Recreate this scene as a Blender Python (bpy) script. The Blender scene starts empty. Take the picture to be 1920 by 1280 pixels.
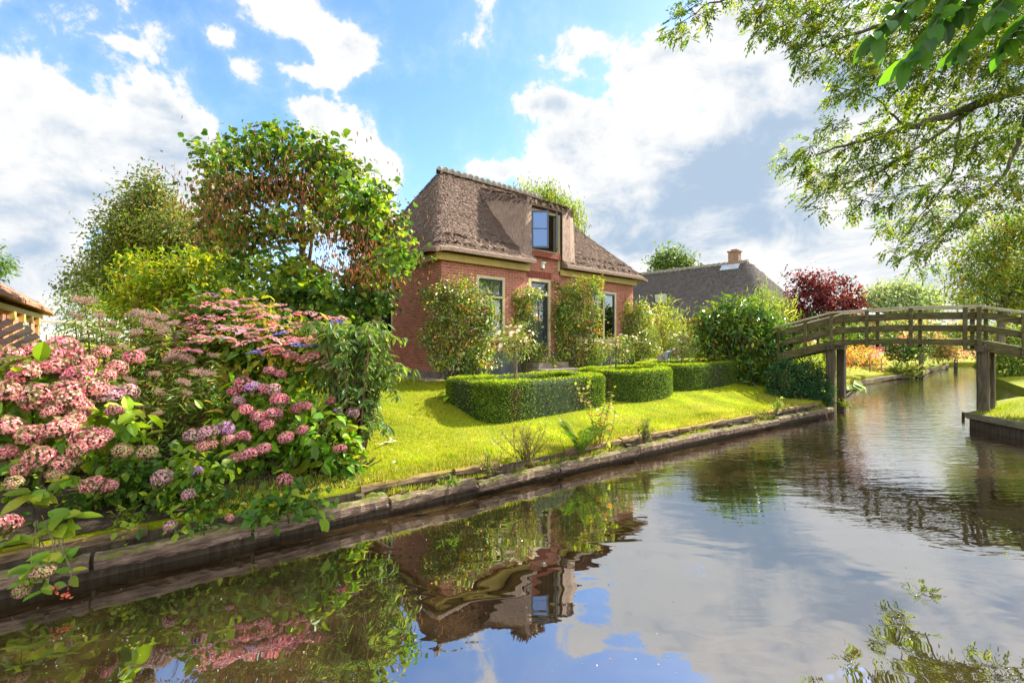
import bpy, math, random
import numpy as np
from mathutils import Vector

random.seed(7)
RNG = np.random.default_rng(11)
R = math.radians
H = 1.9                      # eye height above the water
FP = 853.33                  # focal length in photo pixels (16 mm on full frame)

# ------------------------------------------------------------------ camera
sc = bpy.context.scene
col = sc.collection
cam_d = bpy.data.cameras.new('camera')
cam = bpy.data.objects.new('camera', cam_d)
col.objects.link(cam)
cam.location = (0, 0, H)
cam.rotation_euler = (R(90), 0, 0)
cam_d.lens = 16.0
cam_d.sensor_width = 36.0
cam_d.clip_start = 0.05
cam_d.clip_end = 3000
sc.camera = cam
sc.view_settings.view_transform = 'Standard'
sc.view_settings.look = 'None'
sc.view_settings.exposure = 1.55
sc.view_settings.gamma = 1
sc.cycles.max_bounces = 6
sc.cycles.transparent_max_bounces = 6
sc.cycles.transmission_bounces = 4
sc.cycles.diffuse_bounces = 3
sc.cycles.glossy_bounces = 3
sc.cycles.caustics_reflective = False
sc.cycles.caustics_refractive = False

SUN_AZ, SUN_EL = R(60), R(41)      # azimuth clockwise from +Y

# ------------------------------------------------------------------ node helpers
class NT:
    def __init__(self, tree):
        self.t = tree
        self.t.nodes.clear()
    def n(self, kind, **kw):
        nd = self.t.nodes.new(kind)
        for k, v in kw.items():
            if k.startswith('i_'):
                key = k[2:]
                key = int(key) if key.isdigit() else key.replace('_', ' ')
                nd.inputs[key].default_value = v
            else:
                setattr(nd, k, v)
        return nd
    def l(self, a, b):
        self.t.links.new(a, b)
    def math(self, op, a, b=None, c=None, clamp=False):
        nd = self.n('ShaderNodeMath', operation=op, use_clamp=clamp)
        for i, v in enumerate((a, b, c)):
            if v is None: continue
            if isinstance(v, (int, float)): nd.inputs[i].default_value = v
            else: self.l(v, nd.inputs[i])
        return nd.outputs[0]
    def mix(self, f, a, b, mode='MIX'):
        nd = self.n('ShaderNodeMix', data_type='RGBA', blend_type=mode)
        for i, v in ((0, f), (6, a), (7, b)):
            if isinstance(v, (int, float)): nd.inputs[i].default_value = v
            elif isinstance(v, tuple): nd.inputs[i].default_value = v if len(v) == 4 else (*v, 1)
            else: self.l(v, nd.inputs[i])
        return nd.outputs[2]
    def smooth(self, v, a, b, lo=0.0, hi=1.0):
        nd = self.n('ShaderNodeMapRange', interpolation_type='SMOOTHSTEP')
        self.l(v, nd.inputs[0])
        for i, x in ((1, a), (2, b), (3, lo), (4, hi)): nd.inputs[i].default_value = x
        return nd.outputs[0]
    def noise(self, vec, scale, detail=4, rough=0.5, dist=0.0, dim='3D'):
        nd = self.n('ShaderNodeTexNoise', noise_dimensions=dim)
        nd.inputs['Scale'].default_value = scale
        nd.inputs['Detail'].default_value = detail
        nd.inputs['Roughness'].default_value = rough
        nd.inputs['Distortion'].default_value = dist
        if vec is not None: self.l(vec, nd.inputs['Vector'])
        return nd.outputs[0]
    def mapping(self, vec, loc=(0, 0, 0), rot=(0, 0, 0), scale=(1, 1, 1), kind='POINT'):
        nd = self.n('ShaderNodeMapping', vector_type=kind)
        nd.inputs[1].default_value = loc
        nd.inputs[2].default_value = rot
        nd.inputs[3].default_value = scale
        self.l(vec, nd.inputs[0])
        return nd.outputs[0]

# ------------------------------------------------------------------ sky
def build_world():
    w = bpy.data.worlds.new('World')
    sc.world = w
    w.use_nodes = True
    w.cycles.sampling_method = 'MANUAL'
    w.cycles.sample_map_resolution = 512
    g = NT(w.node_tree)
    out = g.n('ShaderNodeOutputWorld')
    bg = g.n('ShaderNodeBackground', i_Strength=0.11)
    g.l(bg.outputs[0], out.inputs[0])
    sky = g.n('ShaderNodeTexSky', sky_type='NISHITA', sun_disc=False, sun_elevation=SUN_EL, sun_rotation=SUN_AZ,
              altitude=0, air_density=1.0, dust_density=0.6, ozone_density=2.2)
    geo = g.n('ShaderNodeNewGeometry')
    tc = g.n('ShaderNodeTexCoord')
    D = tc.outputs['Generated']
    sep = g.n('ShaderNodeSeparateXYZ'); g.l(D, sep.inputs[0])
    az = g.math('ARCTAN2', sep.outputs[0], sep.outputs[1])
    el = g.math('ARCSINE', sep.outputs[2])
    # wobble the sky coordinates so that cloud outlines billow
    cmb = g.n('ShaderNodeCombineXYZ'); g.l(az, cmb.inputs[0]); g.l(el, cmb.inputs[1])
    ae = cmb.outputs[0]
    def blobs(lst):
        acc = None
        for (px, py, rx, ry, amp) in lst:
            gx, gz = (px - 960) / FP, (640 - py) / FP
            a0 = math.atan(gx)
            e0 = math.atan(gz / math.sqrt(1 + gx * gx))
            ra = rx / FP / (1 + gx * gx)
            re = ry / FP / (1 + gz * gz)
            m = g.mapping(ae, (a0, e0, 0), (0, 0, 0), (ra, re, 1), 'TEXTURE')
            gr = g.n('ShaderNodeTexGradient', gradient_type='QUADRATIC_SPHERE'); g.l(m, gr.inputs[0])
            v = g.math('MULTIPLY', gr.outputs['Fac'], amp)
            acc = v if acc is None else g.math('ADD', acc, v)
        return acc
    white = [(40, 250, 300, 220, 1.5), (330, 270, 190, 150, 1.4), (160, 360, 420, 130, 1.2), (460, 420, 240, 160, 1.0),
             (640, 300, 160, 160, 1.7), (580, 215, 80, 62, 1.2), (715, 330, 95, 90, 1.3), (700, 430, 220, 120, 1.2),
             (560, 30, 120, 90, 1.2), (655, 95, 105, 85, 1.2), (580, 140, 120, 45, .9), (530, -60, 160, 90, 1.3),
             (410, 68, 60, 42, .75), (450, 130, 80, 46, .7), (240, 85, 80, 26, .5), (920, 318, 70, 46, 1.1),
             (1250, 150, 200, 120, 1.5), (1110, 75, 95, 60, .7), (1040, 195, 110, 45, .8), (1110, 260, 150, 90, 1.2), (1390, 60, 230, 160, 1.6),
             (1040, 320, 130, 90, 1.2), (1300, 380, 470, 260, 1.9), (1560, 220, 400, 330, 1.9), (1800, 300, 500, 420, 1.9),
             (1080, 430, 220, 150, 1.3), (60, 500, 240, 120, 1.3), (2100, 200, 700, 600, 1.8), (1500, 520, 900, 170, 1.2), (300, 560, 700, 90, .8)]
    grey = [(1330, 300, 260, 170, 1.0), (1480, 250, 250, 200, .8), (1250, 400, 260, 120, 1.2), (1420, 420, 250, 140, .9),
            (1600, 480, 260, 90, .7), (1180, 470, 180, 60, .9), (1600, 130, 200, 160, .8), (1700, 350, 160, 200, .5),
            (60, 470, 160, 70, .6), (150, 360, 220, 50, .5), (480, 360, 120, 60, .5), (1800, 520, 200, 60, .5), (300, 200, 180, 40, .35)]
    B = blobs(white)
    S = blobs(grey)
    n1 = g.noise(D, 5.0, 9, 0.62, 0.35)
    n2 = g.noise(g.mapping(D, (3.1, 1.2, .4)), 2.1, 6, 0.55, 0.2)
    n3 = g.noise(g.mapping(D, (7.1, 5.2, 2.4)), 9.0, 8, 0.6, 0.3)
    # behind the camera a plain field of unseen cloud, brightened below as added fill
    back = g.smooth(sep.outputs[1], 0.15, -0.25)
    B = g.math('ADD', B, g.math('MULTIPLY', back, g.math('MULTIPLY', n2, 1.5)))
    dens = g.math('ADD', B, g.math('MULTIPLY', g.math('SUBTRACT', n1, 0.5), 2.3))
    dens = g.math('ADD', dens, g.math('MULTIPLY', g.math('SUBTRACT', n3, 0.5), 1.5))
    n5 = g.noise(g.mapping(D, (2.7, 9.2, 3.4)), 24.0, 6, .62, .3)
    dens = g.math('ADD', dens, g.math('MULTIPLY', g.math('SUBTRACT', n5, 0.5), 0.75))
    mask = g.smooth(dens, 0.28, 0.5)
    # thin veil around the clouds
    veil = g.smooth(dens, -0.15, 0.6, 0.0, 0.22)
    shade = g.math('ADD', S, g.math('MULTIPLY', g.math('SUBTRACT', n2, 0.5), 2.6))
    n4 = g.noise(g.mapping(D, (1.7, 8.2, 5.4), (0, 0, 0), (1, 1, 1.8)), 5.5, 8, .62, .4)
    shade = g.math('ADD', shade, g.math('MULTIPLY', g.math('SUBTRACT', n4, 0.5), 3.6))
    shade = g.math('ADD', shade, g.math('MULTIPLY', g.math('SUBTRACT', n3, 0.5), 1.1))
    shade = g.smooth(g.math('MULTIPLY', shade, .95), -0.08, 1.0)
    # thin edges stay bright
    edge = g.smooth(dens, 0.45, 1.2)
    shade = g.math('MULTIPLY', shade, edge)
    cloud = g.mix(shade, (3.2, 3.2, 3.18), (1.5, 1.92, 2.45))
    back_fill = g.smooth(sep.outputs[1], 0.05, -0.5, 1.0, 2.0)  # unseen clouds behind the camera made brighter, added as fill light
    cmul = g.n('ShaderNodeVectorMath', operation='SCALE'); g.l(cloud, cmul.inputs[0]); g.l(back_fill, cmul.inputs['Scale']); cloud = cmul.outputs[0]
    # blue of the sky, a little more saturated
    hsv = g.n('ShaderNodeHueSaturation', i_Saturation=1.15, i_Value=1.05)
    g.l(sky.outputs[0], hsv.inputs['Color'])
    c = g.mix(veil, hsv.outputs[0], (3.2, 3.6, 4.0))
    c = g.mix(mask, c, cloud)
    g.l(c, bg.inputs[0])
build_world()

sun_d = bpy.data.lights.new('sun', 'SUN')
sun_d.energy = 4.4
sun_d.angle = R(0.55)
sun_d.color = (1.0, 0.93, 0.80)
sun = bpy.data.objects.new('sun', sun_d)
col.objects.link(sun)
sdir = Vector((math.sin(SUN_AZ) * math.cos(SUN_EL), math.cos(SUN_AZ) * math.cos(SUN_EL), math.sin(SUN_EL)))
sun.rotation_euler = (-sdir).to_track_quat('-Z', 'Y').to_euler()
sun.location = (20, 20, 30)

# ------------------------------------------------------------------ scene helpers
def P(px, py, Y):
    return np.array([(px - 960) / FP * Y, Y, H - (py - 640) / FP * Y])
def W(px, py, z=0.0):
    Y = FP * (H - z) / (py - 640)
    return np.array([(px - 960) / FP * Y, Y, z])
BA = np.array([-1.46, 4.87]); BD = np.array([.8165, .5773]); BN = np.array([-.5773, .8165])
def bank_v(x, y):
    return (x - BA[0]) * BN[0] + (y - BA[1]) * BN[1]
def bank_k(x, y):
    return (x - BA[0]) * BD[0] + (y - BA[1]) * BD[1]
def lawn_z(v):
    v = np.asarray(v, float)
    t = np.clip((v - .3) / 3.8, 0, 1)
    return .30 + .768 * (t * .65 + .35 * t * t * (3 - 2 * t))
def ground(x, y):
    return float(lawn_z(bank_v(x, y)))
def G(px, py):
    """point of the left-bank lawn seen at a photo position"""
    z = .5
    for _ in range(30):
        p = W(px, py, z)
        z = .5 * z + .5 * ground(p[0], p[1])
    p[2] = ground(p[0], p[1])
    return p

def link(o, parent=None):
    col.objects.link(o)
    if parent is not None: o.parent = parent
    return o
def tag(o, label=None, cat=None, group=None, kind=None):
    if label: o['label'] = label
    if cat: o['category'] = cat
    if group: o['group'] = group
    if kind: o['kind'] = kind
    return o
def empty(name, loc, label, cat, group=None, rz=0.0):
    o = bpy.data.objects.new(name, None)
    o.location = [float(a) for a in loc]
    o.rotation_euler = (0, 0, rz)
    o.empty_display_size = .2
    link(o)
    return tag(o, label, cat, group)
def copy_tree(o, parent=None):
    c = o.copy(); col.objects.link(c)
    if parent is not None: c.parent = parent
    for ch in [q for q in bpy.data.objects if q.parent == o]:
        copy_tree(ch, c)
    return c

class MB:
    """collects vertices and faces; build() links them as ONE mesh object"""
    def __init__(self):
        self.v = []; self.f = []; self.c = []; self.u = []; self.nv = 0
        self.hascol = False; self.hasuv = False
    def add(self, v, faces, c=None, uv=None):
        v = np.asarray(v, float).reshape(-1, 3)
        for fa in faces:
            fa = np.asarray(fa, int)
            if fa.size: self.f.append(fa + self.nv)
        self.v.append(v); self.nv += len(v)
        if c is None: c = np.ones((len(v), 3)) * .5
        else: self.hascol = True
        c = np.broadcast_to(np.asarray(c, float), (len(v), 3))
        self.c.append(c)
        if uv is None: uv = np.zeros((len(v), 2))
        else: self.hasuv = True
        self.u.append(np.asarray(uv, float))
        return self
    def merge(self, o, off=(0, 0, 0)):
        for fa in o.f: self.f.append(fa + self.nv)
        self.v += [a + np.asarray(off) for a in o.v]; self.c += o.c; self.u += o.u; self.nv += o.nv
        self.hascol |= o.hascol; self.hasuv |= o.hasuv
        return self
    def box(self, c, s, rz=0.0, rx=0.0, ry=0.0, col=None, jit=0.0):
        x, y, z = [a / 2 for a in s]
        v = np.array([[-x,-y,-z],[x,-y,-z],[x,y,-z],[-x,y,-z],[-x,-y,z],[x,-y,z],[x,y,z],[-x,y,z]])
        if jit: v = v + RNG.normal(0, jit, v.shape)
        if rx:
            a, b = math.cos(rx), math.sin(rx); v = v @ np.array([[1,0,0],[0,a,b],[0,-b,a]])
        if ry:
            a, b = math.cos(ry), math.sin(ry); v = v @ np.array([[a,0,-b],[0,1,0],[b,0,a]])
        if rz:
            a, b = math.cos(rz), math.sin(rz); v = v @ np.array([[a,b,0],[-b,a,0],[0,0,1]])
        f = [[0,3,2,1],[4,5,6,7],[0,1,5,4],[1,2,6,5],[2,3,7,6],[3,0,4,7]]
        return self.add(v + np.asarray(c, float), [np.array(f)], col)
    def beam(self, a, b, w, h, up=(0, 0, 1), col=None, seg=1, jit=0.0, bev=0.12):
        """bar from a to b, w wide, h high, edges knocked off; seg rings along it with jitter"""
        a = np.asarray(a, float); b = np.asarray(b, float)
        d = b - a; L = np.linalg.norm(d); d /= L
        s = np.cross(d, np.asarray(up, float)); s /= np.linalg.norm(s)
        u = np.cross(s, d)
        e = bev * min(w, h)
        pr = np.array([[-w/2+e,-h/2],[w/2-e,-h/2],[w/2,-h/2+e],[w/2,h/2-e],[w/2-e,h/2],[-w/2+e,h/2],[-w/2,h/2-e],[-w/2,-h/2+e]])
        vs = []
        for i in range(seg + 1):
            q = pr.copy()
            if jit: q = q + RNG.normal(0, jit, q.shape)
            vs.append(a + d * (L * i / seg) + q[:, :1] * s + q[:, 1:] * u)
        n = 8
        f = []
        for i in range(seg):
            for k in range(n):
                f.append([i*n+k, i*n+(k+1) % n, (i+1)*n+(k+1) % n, (i+1)*n+k])
        v = np.concatenate(vs)
        caps = []
        base = seg * n
        for q in (1, 3, 5):
            caps.append([0, q+2 if q < 5 else 7, q+1, q]); caps.append([base, base+q, base+q+1, base+(q+2 if q < 5 else 7)])
        return self.add(v, [np.array(f), np.array(caps)], col)
    def tube(self, pts, rad, sides=7, col=None):
        pts = np.asarray(pts, float); n = len(pts)
        rad = np.broadcast_to(np.asarray(rad, float), (n,))
        t = np.gradient(pts, axis=0); t /= np.linalg.norm(t, axis=1)[:, None] + 1e-9
        ref = np.array([0.31, 0.22, 1.0]) if abs(t[0][2]) < .8 else np.array([1.0, .2, .1])
        s = np.cross(t, ref); s /= np.linalg.norm(s, axis=1)[:, None] + 1e-9
        u = np.cross(s, t)
        an = np.arange(sides) * 2 * math.pi / sides
        v = pts[:, None] + rad[:, None, None] * (np.cos(an)[None, :, None] * s[:, None] + np.sin(an)[None, :, None] * u[:, None])
        v = v.reshape(-1, 3)
        i = np.arange(n - 1)[:, None]; k = np.arange(sides)[None, :]; k2 = (k + 1) % sides
        f = np.stack([i*sides+k, i*sides+k2, (i+1)*sides+k2, (i+1)*sides+k], -1).reshape(-1, 4)
        v = np.concatenate([v, pts[:1], pts[-1:]])
        kk = np.arange(sides); kk2 = (kk + 1) % sides
        c1 = np.stack([kk2, kk, np.full(sides, n*sides)], -1)
        c2 = np.stack([(n-1)*sides+kk, (n-1)*sides+kk2, np.full(sides, n*sides+1)], -1)
        return self.add(v, [f, c1, c2], col)
    def build(self, name, mat, parent=None, smooth=False, off=(0, 0, 0)):
        v = np.concatenate(self.v) - np.asarray(off, float)
        me = bpy.data.meshes.new(name)
        me.vertices.add(len(v)); me.vertices.foreach_set('co', v.astype(np.float32).ravel())
        lens = np.concatenate([np.full(len(f), f.shape[1]) for f in self.f])
        loops = np.concatenate([f.ravel() for f in self.f])
        me.loops.add(len(loops)); me.loops.foreach_set('vertex_index', loops.astype(np.int32))
        st = np.concatenate([[0], np.cumsum(lens)[:-1]])
        me.polygons.add(len(lens)); me.polygons.foreach_set('loop_start', st.astype(np.int32))
        me.polygons.foreach_set('use_smooth', np.full(len(lens), smooth))
        if self.hascol:
            a = me.color_attributes.new('Col', 'FLOAT_COLOR', 'POINT')
            c = np.concatenate(self.c); c4 = np.concatenate([c, np.ones((len(c), 1))], 1)
            a.data.foreach_set('color', c4.astype(np.float32).ravel())
        if self.hasuv:
            uv = np.concatenate(self.u)[loops]
            l = me.uv_layers.new(name='UVMap')
            l.data.foreach_set('uv', uv.astype(np.float32).ravel())
        me.materials.append(mat)
        me.update(calc_edges=True)
        me.validate()
        o = bpy.data.objects.new(name, me)
        link(o, parent)
        return o

def unit(a):
    return a / (np.linalg.norm(a, axis=-1, keepdims=True) + 1e-9)
def rand_dirs(n):
    return unit(RNG.normal(0, 1, (n, 3)))
def pick(pal, n, jit=.18):
    """n leaf colours out of a palette [(rgb, weight), ...] with a jitter in value"""
    cols_ = np.array([p[0] for p in pal]); w = np.array([p[1] for p in pal], float); w /= w.sum()
    c = cols_[RNG.choice(len(pal), n, p=w)]
    return c * np.exp(RNG.normal(0, jit, (n, 1))) * np.exp(RNG.normal(0, jit * .3, (n, 3)))

def leaves(mb, Pt, D, N, L, Wd, C, fold=.18, big=False, droop=.12):
    n = len(Pt)
    D = unit(D); S = unit(np.cross(D, N)); N = np.cross(S, D)
    L = np.broadcast_to(np.asarray(L, float), (n,))[:, None]; Wd = np.broadcast_to(np.asarray(Wd, float), (n,))[:, None]
    if not big:
        v = np.stack([Pt, Pt + D*L*.45 - S*Wd*.5 + N*Wd*fold, Pt + D*L - N*L*droop, Pt + D*L*.45 + S*Wd*.5 + N*Wd*fold], 1).reshape(-1, 3)
        i = np.arange(n)[:, None] * 4
        f = np.concatenate([i + np.array([0, 2, 1]), i + np.array([0, 3, 2])])
        mb.add(v, [f], np.repeat(C, 4, 0))
    else:
        def q(a, w, up, dr): return Pt + D*L*a + S*Wd*w + N*(Wd*up - L*dr)
        v = np.stack([q(0,0,0,0), q(.33,0,0,0), q(.68,0,0,droop*.4), q(1,0,0,droop),
                      q(.22,-.40,fold,0), q(.55,-.47,fold,droop*.25), q(.82,-.27,fold*.6,droop*.6),
                      q(.22,.40,fold,0), q(.55,.47,fold,droop*.25), q(.82,.27,fold*.6,droop*.6)], 1).reshape(-1, 3)
        i = np.arange(n)[:, None] * 10
        tri = [[0,1,4],[2,3,6],[0,7,1],[2,9,3]]
        qd = [[1,2,5,4],[1,7,8,2]]
        qd2 = [[2,6,5],[2,8,9]]
        f3 = np.concatenate([i + np.array(t) for t in tri + qd2])
        f4 = np.concatenate([i + np.array(t) for t in qd])
        mb.add(v, [f3, f4], np.repeat(C, 10, 0))

def shell(c, r, n, inner=.7, zmin=None):
    """points in the outer part of an ellipsoid and their outward directions"""
    d = rand_dirs(n)
    rr = inner + (1 - inner) * RNG.random((n, 1)) ** .7
    p = np.asarray(c) + d * rr * np.asarray(r)
    o = unit(d / np.asarray(r))
    if zmin is not None:
        k = p[:, 2] > zmin; p, o = p[k], o[k]
    return p, o

def twig_foliage(mb, clumps, pal, dens, per, spread, L, Wd, droop=.5, big=False, inner=.45, zmin=None, up=.8, ljit=.25, fold=.18, lump=.22):
    """clumps [(centre, radii)] filled with twigs of leaves; dens = twigs per square metre of clump surface"""
    for c, r in clumps:
        r = np.asarray(r, float)
        area = 4 * math.pi * ((r[0]*r[1])**1.6/3 + (r[0]*r[2])**1.6/3 + (r[1]*r[2])**1.6/3) ** (1/1.6)
        n = max(3, int(area * dens))
        tp, to = shell(c, r, n, inner, zmin)
        n = len(tp)
        if n == 0: continue
        tc = pick(pal, n, lump)
        m = n * per
        o = np.repeat(to, per, 0)
        p = np.repeat(tp, per, 0) + RNG.normal(0, spread, (m, 3))
        d = o * .6 + rand_dirs(m) * .8 + np.array([0, 0, -droop])
        nn = o * .4 + np.array([0, 0, up]) + rand_dirs(m) * .55
        cc = np.repeat(tc, per, 0) * np.exp(RNG.normal(0, .16, (m, 1)))
        s = np.exp(RNG.normal(0, ljit, m))
        leaves(mb, p, d, nn, L * s, Wd * s, cc, fold, big)
    return mb

def limb(mb, a, b, r0, r1, bend=.15, n=6, sides=7, sag=0.0):
    a = np.asarray(a, float); b = np.asarray(b, float)
    t = np.linspace(0, 1, n)[:, None]
    L = np.linalg.norm(b - a)
    off = RNG.normal(0, bend * L * .35, (1, 3)) * np.sin(t * math.pi) + RNG.normal(0, bend * L * .08, (n, 3)) * np.sin(t * math.pi)
    off[:, 2] -= (sag * L * np.sin(t * math.pi)).ravel()
    pts = a + (b - a) * t + off
    mb.tube(pts, r0 + (r1 - r0) * t.ravel() ** .8, sides)
    return pts

# ------------------------------------------------------------------ materials
def mat(name):
    m = bpy.data.materials.new(name)
    m.use_nodes = True
    g = NT(m.node_tree)
    out = g.n('ShaderNodeOutputMaterial')
    return m, g, out
def leaf_mat(name, trans=.45, rough=.45, spec=.35, tint=(1.25, 1.25, .55), gain=1.0):
    m, g, out = mat(name)
    at = g.n('ShaderNodeAttribute', attribute_name='Col')
    base = at.outputs['Color']
    pb = g.n('ShaderNodeBsdfPrincipled', i_Roughness=rough)
    pb.inputs['Specular IOR Level'].default_value = spec
    if gain != 1: base = g.mix(1.0, base, (gain, gain, gain), 'MULTIPLY')
    g.l(base, pb.inputs['Base Color'])
    tr = g.n('ShaderNodeBsdfTranslucent')
    g.l(g.mix(1.0, base, tint, 'MULTIPLY'), tr.inputs[0])
    mx = g.n('ShaderNodeMixShader', i_0=trans)
    g.l(pb.outputs[0], mx.inputs[1]); g.l(tr.outputs[0], mx.inputs[2])
    g.l(mx.outputs[0], out.inputs[0])
    return m
def paint_mat(name, c, rough=.5, var=.12, scale=6, bump=0.0, spec=.4, c2=None, detail=6):
    m, g, out = mat(name)
    tc = g.n('ShaderNodeTexCoord')
    n = g.noise(tc.outputs['Object'], scale, detail, .6)
    pb = g.n('ShaderNodeBsdfPrincipled', i_Roughness=rough)
    pb.inputs['Specular IOR Level'].default_value = spec
    a = tuple(x * (1 - var) for x in c); b = tuple(x * (1 + var) for x in c) if c2 is None else c2
    f = g.smooth(n, .3, .7)
    g.l(g.mix(f, a, b), pb.inputs['Base Color'])
    if bump:
        bp = g.n('ShaderNodeBump', i_Strength=bump, i_Distance=.02)
        g.l(g.noise(tc.outputs['Object'], scale * 4, 5), bp.inputs['Height']); g.l(bp.outputs[0], pb.inputs['Normal'])
    g.l(pb.outputs[0], out.inputs[0])
    return m
def wood_mat(name, c1, c2, moss=None, moss_amt=.5, scale=2.0, axis=(1, 14, 14), rough=.85):
    m, g, out = mat(name)
    tc = g.n('ShaderNodeTexCoord')
    o = tc.outputs['Object']
    n1 = g.noise(g.mapping(o, scale=axis), scale, 7, .65, .4)
    n2 = g.noise(o, 1.3, 5, .6)
    c = g.mix(g.smooth(n1, .32, .68), c1, c2)
    c = g.mix(g.smooth(n2, .35, .75, 0, .5), c, tuple(x * .55 for x in c1))
    if moss:
        n3 = g.noise(g.mapping(o, (4, 2, 7)), 5.0, 9, .78)
        geo = g.n('ShaderNodeNewGeometry')
        sp = g.n('ShaderNodeSeparateXYZ'); g.l(geo.outputs['Normal'], sp.inputs[0])
        up = g.smooth(sp.outputs[2], -.3, .9, 0, .28)
        f = g.smooth(g.math('ADD', n3, up), .72 - moss_amt * .25, .86 - moss_amt * .2)
        c = g.mix(f, c, moss)
    pb = g.n('ShaderNodeBsdfPrincipled', i_Roughness=rough)
    pb.inputs['Specular IOR Level'].default_value = .2
    g.l(c, pb.inputs['Base Color'])
    bp = g.n('ShaderNodeBump', i_Strength=.6, i_Distance=.02)
    g.l(n1, bp.inputs['Height']); g.l(bp.outputs[0], pb.inputs['Normal'])
    g.l(pb.outputs[0], out.inputs[0])
    return m
def brick_mat(name, c1, c2, mortar, dirt=(.12, .075, .05)):
    m, g, out = mat(name)
    uv = g.n('ShaderNodeUVMap')
    br = g.n('ShaderNodeTexBrick', offset=.5)
    br.inputs['Scale'].default_value = 1
    br.inputs['Mortar Size'].default_value = .007
    br.inputs['Mortar Smooth'].default_value = .2
    br.inputs['Bias'].default_value = 0
    br.inputs['Brick Width'].default_value = .23
    br.inputs['Row Height'].default_value = .075
    br.inputs['Color1'].default_value = (*c1, 1); br.inputs['Color2'].default_value = (*c2, 1); br.inputs['Mortar'].default_value = (*mortar, 1)
    g.l(uv.outputs[0], br.inputs['Vector'])
    n = g.noise(uv.outputs[0], 1.4, 6, .65)
    c = g.mix(g.smooth(n, .42, .78, 0, .45), br.outputs['Color'], dirt)
    n2 = g.noise(uv.outputs[0], 11, 3, .6)
    c = g.mix(g.smooth(n2, .3, .75, 0, .35), c, tuple(x * 1.5 for x in c1))
    pb = g.n('ShaderNodeBsdfPrincipled', i_Roughness=.9)
    pb.inputs['Specular IOR Level'].default_value = .15
    g.l(c, pb.inputs['Base Color'])
    bp = g.n('ShaderNodeBump', i_Strength=.5, i_Distance=.01)
    g.l(g.math('MULTIPLY', br.outputs['Fac'], -1), bp.inputs['Height']); g.l(bp.outputs[0], pb.inputs['Normal'])
    g.l(pb.outputs[0], out.inputs[0])
    return m
def thatch_mat(name, c1, c2, c3):
    m, g, out = mat(name)
    uv = g.n('ShaderNodeUVMap')
    tc = g.n('ShaderNodeTexCoord')
    st = g.noise(g.mapping(uv.outputs[0], scale=(42, 5, 1)), 1.0, 7, .72, .25)
    sp = g.noise(g.mapping(uv.outputs[0], scale=(40, 26, 1)), 1.0, 3, .6)
    pa = g.noise(tc.outputs['Object'], 1.1, 6, .6)
    c = g.mix(g.smooth(st, .33, .66), c1, c2)
    c = g.mix(g.smooth(pa, .38, .68, 0, .5), c, c3)
    c = g.mix(g.smooth(sp, .50, .68, 0, .6), c, tuple(x * .35 for x in c1))
    pb = g.n('ShaderNodeBsdfPrincipled', i_Roughness=.95)
    pb.inputs['Specular IOR Level'].default_value = .1
    g.l(c, pb.inputs['Base Color'])
    bp = g.n('ShaderNodeBump', i_Strength=.8, i_Distance=.025)
    g.l(g.math('ADD', st, sp), bp.inputs['Height']); g.l(bp.outputs[0], pb.inputs['Normal'])
    g.l(pb.outputs[0], out.inputs[0])
    return m
def glass_mat(name, tint=(.75, .8, .8), refl=.12, gcol=(1, 1, 1)):
    m, g, out = mat(name)
    tr = g.n('ShaderNodeBsdfTransparent', i_0=(*tint, 1))
    gl = g.n('ShaderNodeBsdfGlossy', i_Roughness=.02, i_0=(*gcol, 1))
    lw = g.n('ShaderNodeFresnel', i_IOR=1.5)
    f = g.math('ADD', lw.outputs[0], refl, clamp=True)
    tc = g.n('ShaderNodeTexCoord')
    bp = g.n('ShaderNodeBump', i_Strength=.015, i_Distance=.02)
    g.l(g.noise(tc.outputs['Object'], 2.5, 1), bp.inputs['Height']); g.l(bp.outputs[0], gl.inputs['Normal'])
    mx = g.n('ShaderNodeMixShader')
    g.l(f, mx.inputs[0]); g.l(tr.outputs[0], mx.inputs[1]); g.l(gl.outputs[0], mx.inputs[2])
    g.l(mx.outputs[0], out.inputs[0])
    return m

M = {}
M['leaf'] = leaf_mat('leaf', gain=1.45)
M['leaf_thin'] = leaf_mat('leaf_thin', .55, .4, .4, (1.5, 1.45, .5), 1.25)
M['leaf_gloss'] = leaf_mat('leaf_gloss', .35, .3, .6, (1.3, 1.3, .5), 1.5)
M['needle'] = leaf_mat('needle', .25, .6, .25, gain=1.5)
M['petal'] = leaf_mat('petal', .45, .6, .2, (1.1, 1.0, 1.0), 1.25)
M['bark'] = wood_mat('bark', (.10, .085, .06), (.22, .18, .13), (.10, .12, .03), .4, 3, (6, 6, 1.2))
M['bark_dark'] = wood_mat('bark_dark', (.07, .055, .04), (.15, .12, .085), None, 0, 3, (6, 6, 1.2))
M['stem'] = paint_mat('stem', (.12, .10, .045), .8, .4, 9)
M['cane'] = paint_mat('cane', (.30, .21, .12), .7, .3, 9)
M['brick'] = brick_mat('brick', (.53, .19, .13), (.31, .092, .066), (.52, .40, .32))
M['brick_pale'] = brick_mat('brick_pale', (.55, .20, .13), (.44, .17, .11), (.55, .42, .34))
M['thatch'] = thatch_mat('thatch', (.14, .098, .076), (.47, .345, .27), (.32, .235, .185))
M['thatch_grey'] = thatch_mat('thatch_grey', (.06, .052, .048), (.17, .145, .13), (.10, .09, .075))
M['thatch_tan'] = thatch_mat('thatch_tan', (.36, .17, .10), (.60, .34, .23), (.50, .28, .18))
M['cream'] = paint_mat('cream', (.62, .52, .30), .45, .06, 5)
M['ochre'] = paint_mat('ochre', (.50, .37, .10), .5, .12, 5)
M['dark_blue'] = paint_mat('dark_blue', (.018, .026, .034), .28, .2, 5, spec=.5)
M['blue_sash'] = paint_mat('blue_sash', (.045, .09, .16), .3, .15, 5, spec=.5)
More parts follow.
